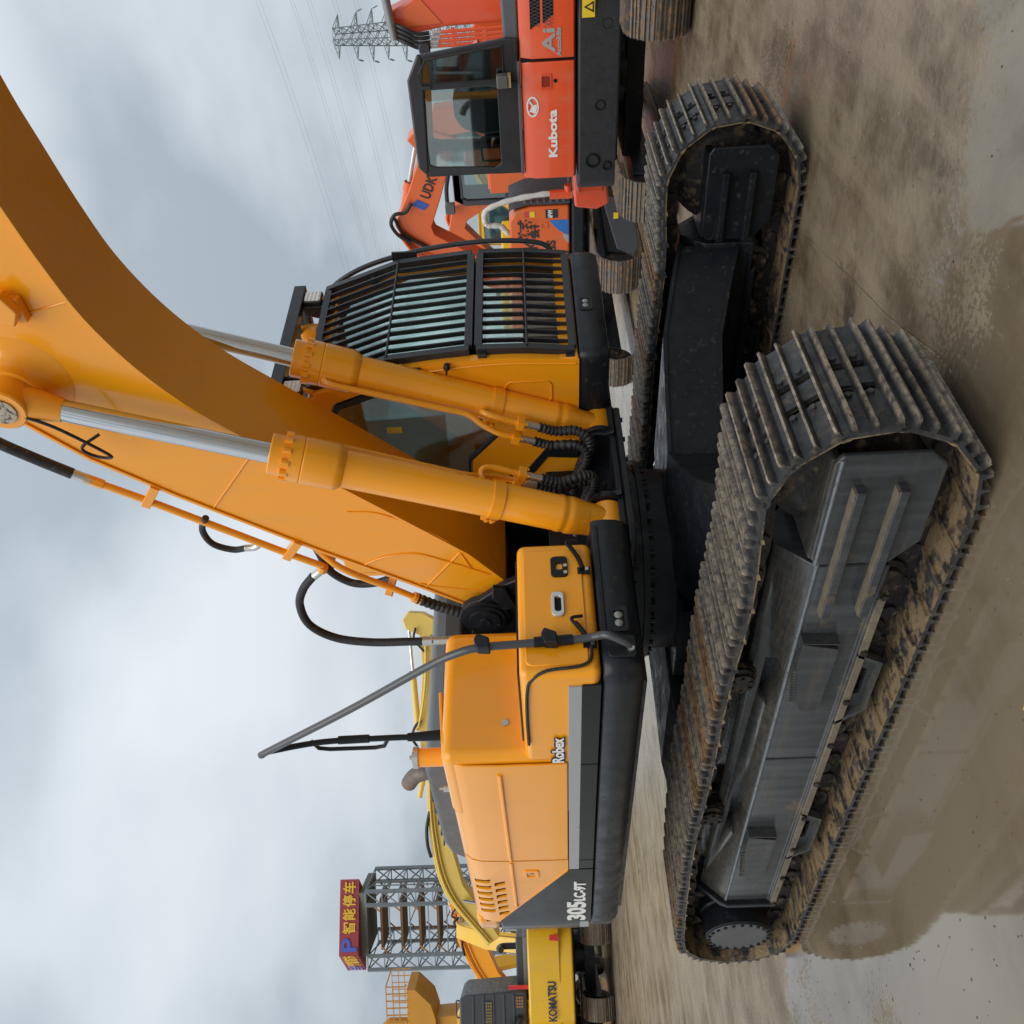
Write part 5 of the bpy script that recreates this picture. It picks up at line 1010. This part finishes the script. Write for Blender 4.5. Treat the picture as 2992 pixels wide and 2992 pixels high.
limb([(-.72, 3.08), (-.42, 2.70), (-.30, 1.6), (-.25, .8)], [.25, .38, .30, .2], 8.64, 8.92).build('arm', HORANGE, H, bevel=.015)
rebase(H, HB)

# ---- machines behind those two
E3 = bg_excavator('mini_excavator', 'orange excavator with upright boom behind the compact excavator at the right edge', (1.25, 12.4), R(-97), KORANGE, cab=CABBLK, group='machines parked behind', hood=KORANGE)
inv3 = (Matrix.Translation((1.25, 12.4, 0)) @ Matrix.Rotation(R(-97), 4, 'Z')).inverted()
def w3(o): o.matrix_parent_inverse = inv3; return o
b3 = w3(MB().prism([(.42, 1.3), (.40, 2.55), (.34, 2.95), (.30, 3.30), (.62, 3.36), (.74, 3.05), (.92, 2.80), (1.02, 2.4), (1.02, 1.3)], 'y', 10.0, 10.35).build('boom', KORANGE, E3, bevel=.03))
w3(MB().prism([(.45, 2.62), (.42, 3.12), (.62, 3.15), (.78, 2.9)], 'y', 9.985, 9.998).build('boom_plate', HORANGE, E3, bevel=.004))
for k, x in enumerate((.205, .265, .325, .385)): w3(MB().tube([(x+.02, 9.86, 1.5), (x, 9.86, 2.2), (x-.01, 9.86, 2.72-.02*k)], .024, 10).build('boom_pipe', KORANGE, E3)); w3(MB().cyl((x-.01, 9.86, 2.70-.02*k), (x-.012, 9.86, 2.82-.02*k), .026, n=10).build('ferrule', ZINC, E3)); w3(MB().tube([(x-.012, 9.86, 2.80), (x-.01, 9.84, 2.98), (x+.07, 9.84, 3.15), (x+.10, 9.9, 3.26)], .026, 10).build('hose', RUBBER, E3))
w3(MB().cyl((.30, 9.9, 3.30), (.86, 9.9, 3.36), .06, n=18).build('cylinder', mat('ram_grey', (.25, .25, .25), .4, metal=.5), E3))
w3(MB().prism(rrect(.14, .28, 2.80, 2.96, .04), 'y', 9.70, 9.80).build('boom_lamp', CABBLK, E3, bevel=.02))
for z in (2.0, 2.45): w3(MB().box(.18, .42, 9.84, 9.89, z, z+.05).build('pipe_clamp', KORANGE, E3, bevel=.004))
E2 = bg_excavator('crawler_digger', 'orange excavator with arched slim boom and dark cab behind the wrapped handrail', (-3.2, 14.4), R(180), HORANGE, boom=[(.55, 1.2), (.75, 1.75), (.91, 2.31), (1.21, 2.94), (1.61, 3.05), (2.3, 2.48), (2.8, 1.9)], arm=[(2.6, 2.1), (2.95, 1.8), (2.9, .7)], bthick=(.2, .22, .28, .42), bw=.16, group='machines parked behind', cab=False)
q = MB(); q.ring([(.0, 1.60), (.62, 1.60), (.62, 2.75), (.50, 2.95), (-.9, 2.95), (-.9, 1.60)], [(.10, 1.95), (.52, 1.95), (.52, 2.70), (.46, 2.82), (-.75, 2.82), (-.75, 1.95)], 'y', .95, 1.05); q.prism([(.62, 2.75), (.50, 2.96), (-.9, 2.96), (-.9, 2.80), (.58, 2.78)], 'y', .2, 1.05); q.box(.56, .62, .2, 1.0, 1.60, 2.80); c_ = q.build('cab', GREYCAB, E2, bevel=.03)
q = MB(); q.prism([(.10, 1.95), (.52, 1.95), (.52, 2.70), (.46, 2.82), (-.75, 2.82), (-.75, 1.95)], 'y', .99, 1.0); q.build('window_pane', GLASSD, c_)
q = MB(); q.prism(rrect(.88, 1.10, 3.02, 3.22, .03), 'y', .25, .40); q.build('boom_lamp', mat('lamp_shell', (.1, .1, .1)), E2, bevel=.02)
bg_excavator('crawler_digger', 'yellow excavator far behind the wrapped handrail', (-8.3, 21.0), R(30), YELLOW, boom=[(.4, 1.4), (1.4, 2.6), (2.6, 2.9), (3.6, 2.7)], arm=[(3.5, 2.9), (3.9, 2.5), (4.1, 1.2)], group='machines parked behind', cab=YELLOW)

# ---- yellow machines on the left
def kom_letters(E, cw, up):
    text('lettering', 'KOMATSU', .30, NAVY, cw, (-2.775, 1.02, 1.62), (.0, -1, 0), (0, 0, 1), bold=.01, width=.98)
    q = MB(); q.prism([(-.95, 1.50), (-1.12, 1.50), (-1.08, 1.74), (-.98, 1.74)], 'x', -2.70, -2.63); q.build('reflector', mat('reflector_red', (.55, .02, .02), .3), cw)
    q = MB(); q.box(-2.72, -2.70, -.62, -.36, 1.95, 2.10); q.build('warning_label', LABY, cw)
    for i in range(3): q = MB(); q.box(-1.60, -.75, -1.368, -1.362, 2.08-.05*i, 2.11-.05*i); q.build('stripe', NAVY, E, rot=up)
    q = MB(); q.box(-1.64, -.74, -1.368, -1.362, 1.52, 1.93); pp = q.build('model_panel', NAVY, E, rot=up)
    text('lettering', 'PC', .19, LABY, pp, (-1.60, -1.371, 1.75), (1, 0, 0), (0, 0, 1), bold=.008, width=.3)
    text('lettering', '200', .22, WHITE, pp, (-1.60, -1.371, 1.55), (1, 0, 0), (0, 0, 1), bold=.008, width=.6)
    q = MB(); q.prism([(-2.78, -1.36), (-2.76, 0), (-2.6, 1.3), (-2.2, 1.36), (-2.18, 1.34), (-2.2, -1.37)], 'z', 1.485, 1.50); q.build('belt_line', mat('belt_dark', (.25, .14, .01), .5), cw)
    q = MB(); q.tube([(-1.2, -.5, 2.5), (-1.2, -.5, 2.95), (-1.25, -.5, 3.12), (-1.45, -.5, 3.18), (-1.6, -.5, 3.12)], .09, 12); q.build('exhaust_stack', CABBLK, E, rot=up)
    q = MB(); q.box(-1.75, -.45, -.85, .5, 2.45, 2.70); q.build('hood_top', GREYCAB, E, bevel=.04, rot=up)
EA = bg_excavator('crawler_digger', 'yellow excavator with navy lettering on its counterweight and a raised slate grey cab', (-24.0, 6.43), R(146), YELLOW, gauge=1.95, boom=[(.4, 1.6), (1.6, 3.6), (3.0, 4.6), (5.2, 4.2)], arm=[(5.0, 4.5), (5.5, 4.0), (5.8, 2.0)], cab=False, lettering=kom_letters, group='yellow machines at the left')
EB = bg_excavator('crawler_digger', 'yellow excavator parked left of the lettered one, cut off by the picture edge', (-25.3, 3.9), R(146), YELLOW, gauge=1.95, boom=[(.4, 1.6), (1.6, 3.4), (3.0, 4.2), (5.2, 3.8)], arm=[(5.0, 4.1), (5.5, 3.6), (5.8, 2.0)], cab=CABBLK, group='yellow machines at the left')
XC = -2.35
q = MB(); q.prism([(.42, 2.42), (.36, 2.60), (.44, 4.10), (.55, 4.26), (1.75, 4.26), (1.86, 4.12), (1.90, 2.42)], 'x', XC, XC+1.5); cg = q.build('raised_cab', GREYCAB, EA, bevel=.05, seg=3)
for z in (2.75, 3.02, 3.30, 3.58, 3.86): q = MB(); q.box(XC-.025, XC, .44, 1.84, z, z+.05); q.build('cab_rib', GREYCAB, cg, bevel=.01)
for (y0, y1, z0, z1, mm) in ((.62, 1.30, 3.38, 3.55, LABY), (.50, .80, 2.52, 2.72, ORANGE2)):
    q = MB(); q.box(XC-.012, XC-.004, y0, y1, z0, z1); gg = q.build('mesh_opening', mm, cg)
    q = MB(); nb = int((y1-y0)/.07)
    for i in range(nb+1): yy = y0+(y1-y0)*i/nb; q.box(XC-.03, XC-.014, yy-.012, yy+.012, z0-.02, z1+.02)
    for i in range(4): zz = z0+(z1-z0)*i/3; q.box(XC-.031, XC-.015, y0-.02, y1+.02, zz-.012, zz+.012)
    tag(q.build('cab_mesh', GREYCAB, gg), kind='stuff')
q = MB(); q.tube([(XC+.1, .62, 4.24), (XC+.1, .60, 4.34), (XC+.1, .70, 4.36), (XC+.1, 1.0, 4.34), (XC+.1, 1.02, 4.24)], .02, 8); q.build('roof_rail', CABBLK, cg)
q = MB(); q.tube([(XC, 1.05, 2.65), (XC-.2, 1.05, 2.62), (XC-.25, 1.15, 2.70), (XC-.25, 1.20, 2.95)], .08, 10); q.build('exhaust_elbow', CABBLK, cg)
q = MB(); q.box(XC-.03, XC, 1.62, 1.72, 2.9, 3.0); q.build('cab_sticker', WHITE, cg)
q = MB(); q.box(-2.6, -2.56, .16, .26, 2.30, 2.90); q.build('red_reflector_board', mat('reflector_red', (.55, .02, .02)), EA)
bg_excavator('crawler_digger', 'orange excavator whose hosed boom rises behind the lettered yellow one', (-33.6, 10.6), R(44), ORANGE, boom=[(-3.4, 2.6), (-1.6, 4.3), (.1, 5.05), (1.1, 5.2)], arm=[(1.5, 5.75), (1.1, 5.2), (.6, 4.3)], cab=YELLOW, bthick=(.5, .9, 1.0, .6), bucket=False, group='yellow machines at the left')
bg_excavator('crawler_digger', 'yellow excavator with boom slanting down behind the orange one', (-38.6, 9.0), R(224), YELLOW, boom=[(-2.2, 4.6), (-.2, 5.5), (1.0, 5.4), (2.4, 4.9)], arm=[(2.2, 5.3), (2.8, 4.6), (3.2, 3.0)], cab=False, bthick=(.5, .9, .9, .6), bucket=False, group='yellow machines at the left')
EP = bg_excavator('crawler_digger', 'pale yellow excavator whose long arm lies level behind the main hood', (-17.92, 8.07), R(44), PALEY, boom=[(-3.6, 3.2), (-2.2, 4.2), (-.6, 4.55), (1.4, 4.6)], arm=[(1.0, 4.75), (2.2, 4.66), (3.6, 4.57), (4.95, 4.72)], cab=False, bthick=(.4, .55, .45, .35), bucket=False, group='yellow machines at the left')

ram(EP, (2.0, -.05, 4.98), (4.85, -.05, 5.12), .085, PALEY)
MB().prism([(4.55, 4.40), (4.50, 4.75), (4.70, 5.18), (4.95, 5.26), (5.16, 5.10), (5.12, 4.70), (4.95, 4.42)], 'y', -.2, .2).build('arm_knuckle', PALEY, EP, bevel=.03)
MB().tube([(2.1, -.25, 4.95), (2.6, -.28, 4.82), (3.4, -.26, 4.70), (4.4, -.26, 4.66)], .03, 8).build('arm_pipe', PALEY, EP)
MB().tube([(1.6, -.2, 5.0), (1.85, -.25, 5.12), (2.15, -.25, 5.02), (2.3, -.25, 4.86)], .035, 8).build('hose', RUBBER, EP)
MB().tube([(4.1, -.25, 4.70), (4.45, -.3, 4.95), (4.75, -.28, 4.90)], .03, 8).build('hose', RUBBER, EP)
bg_excavator('crawler_digger', 'yellow excavator with raised boom right behind the lettered counterweight', (-29.6, 9.6), R(150), YELLOW, boom=[(.4, 1.6), (1.2, 3.2), (2.2, 4.4), (3.6, 4.9), (5.0, 4.5)], arm=[(4.8, 4.8), (5.3, 4.2), (5.5, 2.4)], cab=YELLOW, bthick=(.4, .6, .7, .5), group='yellow machines at the left')
bg_excavator('crawler_digger', 'yellow excavator with upright arm far behind the raised slate cab', (-36.5, 6.6), R(100), YELLOW, boom=[(.4, 1.6), (1.6, 3.6), (2.8, 4.7), (4.0, 4.4)], arm=[(3.8, 4.8), (4.3, 4.2), (4.6, 2.4)], cab=GREYCAB, group='yellow machines at the left')

# ---------------------------------------------------------------- parking tower with sign
TW = empty('parking_tower', (-89.52, 37.67, 0), R(44)); tag(TW, 'tall steel parking tower with a red sign box on top', 'tower')
GALV = mat('galvanised_steel', (.22, .25, .27), .5, metal=.4, var=.15, scale=1)
RUSTY = mat('rusty_pallet', (.20, .115, .055), .7, var=.35, scale=1.5); SIGNR = mat('sign_red', (.30, .035, .05), .6, var=.2, scale=2)
def lattice(x0, x1, y0, y1, z0, z1, n, r=.10, leg=.16):
    m = MB()
    for x in (x0, x1):
        for y in (y0, y1): m.bar((x, y, z0), (x, y, z1), leg*2, leg*2)
    for i in range(n):
        za = z0+(z1-z0)*i/n; zb = z0+(z1-z0)*(i+1)/n
        for y in (y0, y1): m.bar((x0, y, za), (x1, y, zb), r, r); m.bar((x0, y, zb), (x1, y, zb), r, r)
        for x in (x0, x1): m.bar((x, y0, zb), (x, y1, za), r, r); m.bar((x, y0, zb), (x, y1, zb), r, r)
    return m
lattice(-7.5, -6.1, -3, 3, 0, 20.8, 12).build('lift_mast', GALV, TW)
lattice(-.9, .5, -3, 3, 0, 20.8, 12).build('stair_mast', GALV, TW)
for i, z in enumerate((19.4, 17.3, 15.4, 13.5, 11.6, 9.7, 7.8, 5.9, 4.0)):
    q = MB(); q.box(-6.1, -.9, -1.7, 1.7, z-.05, z+.20); pf = q.build('parking_pallet', RUSTY, TW)
    for y in (-2.7, 2.7):
        for a_, b_ in (((-6.1, y, z-.9), (-5.3, y, z)), ((-.9, y, z+.9), (-1.7, y, z))): MB().bar(a_, b_, .12, .12).build('pallet_stay', mat('orange_stay', (.45, .20, .05), .7, var=.3), pf)
    q = MB(); q.bar((-6.1, -2.9, z-1.0), (-.9, -2.9, z-1.0), .1, .1); q.build('tie_bar', GALV, TW)
for z in (16.4, 12.5):
    q = MB()
    for sx, sz in ((1, 1), (1, -1), (-1, 1), (-1, -1)): q.bar((-3.5, 2.8, z), (-3.5+sx*1.9, 2.8, z+sz*.85), .10, .10)
    q.build('star_brace', GALV, TW)
q = MB(); q.bar((.9, -2.5, 0), (.9, -2.5, 20), .1, .1); q.bar((.9, -1.5, 0), (.9, -1.5, 20), .1, .1)
for i in range(14): z = 1+1.35*i; q.bar((.9, -2.5, z), (.9, -1.5, z), .07, .07); q.bar((.5, -2, z), (.9, -2, z), .07, .07)
q.build('ladder', GALV, TW)
# sign box: long face towards +x-right, short face at the left, seen from below
A0 = Vector((-5.4, -4.2)); A1 = Vector((1.5, -2.2)); A2 = Vector((-8.7, -.6)); A3 = A1+(A2-A0)
q = MB(); q.prism([A0[:], A1[:], A3[:], A2[:]], 'z', 21.5, 23.45); sg = q.build('sign_box', SIGNR, TW)
SGY = mat('sign_yellow', (.75, .45, .03), .5, var=.05); SGB = mat('sign_blue', (.06, .10, .50), .5, var=.05); SGV = mat('sign_violet', (.30, .28, .60), .5, var=.05)
dl = (A1-A0).normalized(); ds = (A0-A2).normalized(); n1_ = Vector((dl.y, -dl.x)); n2_ = Vector((ds.y, -ds.x))
def on(A, d, nrm, t): p = A+d*t+nrm*.06; return (p.x, p.y, 0)
o_ = on(A0, dl, n1_, .35); text('lettering', 'P', 2.1, SGB, sg, (o_[0], o_[1], 21.72), (dl.x, dl.y, 0), (0, 0, 1), bold=.06, extr=.03, width=1.25)
for i, ch in enumerate('智能停车'): o_ = on(A0, dl, n1_, 2.0+1.28*i); text('lettering', ch, 1.35, SGY, sg, (o_[0], o_[1], 21.95), (dl.x, dl.y, 0), (0, 0, 1), bold=.035, extr=.03, width=1.12)
for i, ch in enumerate('佳什智慧城市'): o_ = on(A2, ds, n2_, .25+.78*i); text('lettering', ch, 1.5, SGV if i < 2 else SGY, sg, (o_[0], o_[1], 21.85), (ds.x, ds.y, 0), (0, 0, 1), bold=.03, extr=.03, width=.68)
q = MB(); q.box(-6.3, .2, -2.6, 2.6, 20.75, 21.5); q.build('machine_room', mat('room_grey', (.16, .16, .14), .7, var=.2), TW)

# ---------------------------------------------------------------- yellow gantry crane at the far left
GA = empty('gantry_crane', (-60.85, 16.69, 0), R(44)); tag(GA, 'orange yellow gantry crane end with railed walkway above the slate grey cab', 'crane')
GAP = mat('crane_paint', (.55, .25, .02), .5, var=.1, scale=.6)
q = MB(); q.prism([(1.7, 11.42), (1.7, 10.85), (.7, 9.85), (-.35, 9.55), (-1.6, 9.6), (-6, 9.6), (-6, 11.42)], 'y', -1.2, 1.2); q.build('end_girder', GAP, GA, bevel=.04)
q = MB(); q.prism([(-.35, 9.6), (-.25, 8.0), (.2, 0), (-1.6, 0), (-1.9, 9.6)], 'y', -.8, .8); q.build('crane_leg', GAP, GA, bevel=.04)
q = MB(); q.ring([(-4.2, 11.45), (-.35, 11.45), (-.35, 12.7), (-.7, 13.15), (-4.2, 13.15)], [(-3.6, 11.9), (-.85, 11.9), (-.85, 12.4), (-1.0, 12.7), (-3.6, 12.7)], 'y', -1.0, -.6); q.build('trolley_frame', GAP, GA, bevel=.06)
q = MB()
for i in range(6): x = 1.95-.46*i; q.bar((x, -1.25, 11.42), (x, -1.25, 12.75), .07, .07); q.bar((x, 1.1, 11.42), (x, 1.1, 12.75), .05, .05)
for z in (11.9, 12.3, 12.75): q.bar((2.0, -1.25, z), (-.4, -1.25, z), .06, .06); q.bar((2.0, 1.1, z), (-.4, 1.1, z), .05, .05)
q.bar((1.98, -1.25, 12.75), (1.98, 1.1, 12.75), .06, .06); q.bar((1.98, -1.25, 11.42), (2.08, -1.25, 11.42), .1, .1); q.build('walkway_railing', GAP, GA)

# ---------------------------------------------------------------- transmission pylon and lines
PY = empty('transmission_pylon', (-41.98, 159.91, 0), R(44)); tag(PY, 'grey lattice transmission pylon standing behind the orange boom at the right', 'pylon')
PYM = mat('pylon_steel', (.19, .225, .235), .6, metal=.3, var=.1, scale=.3)
m = MB()
def hw(z): return 2.9-2.0*min(z, 32)/32 if z < 20 else 1.65-.55*(z-20)/13
N_ = 22
for i in range(N_):
    za, zb = 33*i/N_, 33*(i+1)/N_; a, b = hw(za), hw(zb)
    for sx in (-1, 1):
        for sy in (-1, 1): m.bar((sx*a, sy*a, za), (sx*b, sy*b, zb), .17, .17)
        for k in (-1, 1): m.bar((sx*a, k*a, za), (sx*b, -k*b, zb), .09, .09); m.bar((k*a, sx*a, za), (-k*b, sx*b, zb), .09, .09)
        m.bar((sx*b, -b, zb), (sx*b, b, zb), .08, .08); m.bar((-b, sx*b, zb), (b, sx*b, zb), .08, .08)
m.build('lattice_tower', PYM, PY)
for (z, ln) in ((32.4, 4.4), (29.2, 4.6), (26.5, 4.9), (23.9, 4.6), (20.8, 4.9), (17.8, 4.8)):
    for sx in (-1, 1):
        q = MB(); w_ = hw(z); tip = (sx*(w_+ln-1.2), 0, z-.15)
        for sy in (-1, 1): q.bar((sx*w_, sy*w_*.8, z+.75), tip, .10, .10); q.bar((sx*w_, sy*w_*.8, z-.25), tip, .13, .13)
        for f_ in (.3, .6): q.bar((sx*(w_+(ln-1.2)*f_), -w_*.8*(1-f_), z-.25), (sx*(w_+(ln-1.2)*f_), w_*.8*(1-f_), z+.75*(1-f_)), .07, .07)
        ar = q.build('cross_arm', PYM, PY)
        if z < 32:
            q = MB(); q.lathe((tip[0], 0, tip[2]-.1), (sx*.45, -.2, -1), [(0, .06)]+[(.15+.13*k+d_, r_) for k in range(6) for d_, r_ in ((0, .08), (.05, .17), (.06, .08))]+[(1.1, .05)], 8); q.build('insulator', PYM, ar)
PY.scale = (.86, .86, .97)
WIRE = mat('wire_grey', (.30, .33, .35), .6)
# lines running from high on the right away to the far left
fwd_h = Vector((-.694, .7199, 0)); rgt_h = Vector((.7199, .694, 0)); C0 = Vector((4.265, -3.87, 0))
def vp(r_, d_, z): p = C0+fwd_h*d_+rgt_h*r_; return (p.x, p.y, z)
for k, (z0, z1) in enumerate(((47.5, 30.5), (46.8, 29.0), (41.5, 26.5), (41.0, 25.9), (38.6, 24.8), (38.0, 24.2), (34.2, 21.2), (33.6, 20.6), (30.5, 19.2), (29.9, 18.6))):
    a = Vector(vp(95, 150, z0)); b = Vector(vp(-10, 240, z1+8)); pts = []
    for i in range(17): t = i/16; p = a.lerp(b, t); pts.append((p.x, p.y, p.z-4*t*(1-t)*4.5))
    q = MB(); q.tube(pts, .018, 5, smooth=False); o = q.build('power_line', WIRE)
    tag(o, 'thin overhead power line crossing the sky towards the pylon', 'power line', 'overhead power lines')

# ---------------------------------------------------------------- small litter
def crumple(name, c, r, m, seed):
    rs = random.Random(seed); bm = bmesh.new(); bmesh.ops.create_icosphere(bm, subdivisions=3, radius=1)
    for v in bm.verts: k = .72+.5*rs.random(); v.co = Vector((v.co.x*r[0]*k, v.co.y*r[1]*k, max(-.35, v.co.z)*r[2]*k))
    zm = min(v.co.z for v in bm.verts)
    for v in bm.verts: v.co.z -= zm
    me = bpy.data.meshes.new(name); bm.to_mesh(me); bm.free(); o = link(name, me, m); o.location = c; return o
tag(crumple('plastic_sack', (-3.6, 5.2, 0), (.17, .15, .13), mat('sack_pale_blue', (.50, .55, .68), .4, var=.3, scale=9), 4), 'crumpled pale blue plastic sack on the ground behind the turntable', 'sack')
tag(MB().tube([(2.62, -1.62, .006), (2.60, -1.66, .012), (2.605, -1.72, .008)], .010, 8).build('rubber_scrap', RUBBER), 'short black rubber scrap lying beside the near track front', 'scrap')
tag(MB().tube([(1.80, -2.14, .004), (1.72, -2.17, .005), (1.64, -2.19, .004)], .004, 6).build('straw', mat('straw_tan', (.45, .27, .08), .7)), 'thin tan straw lying on the wet ground beside the near track', 'straw')

rs3 = random.Random(21); gp_ = []
for i in range(900):
    a = rs3.uniform(-1, 1); x = rs3.uniform(-3.5, 4.2); y = rs3.uniform(-3.6, -1.7) if rs3.random() < .6 else rs3.uniform(-1.5, 4.5)
    if -1.7 < y < 1.7 and -2.4 < x < 2.5: continue
    gp_.append((x, y, .001))
tag(clods('gravel', gp_, mat('grit', (.11, .088, .06), .8, var=.7, scale=40), None, 9, .002, .006, .5), 'scattered grit on the wet concrete', 'gravel', kind='stuff')
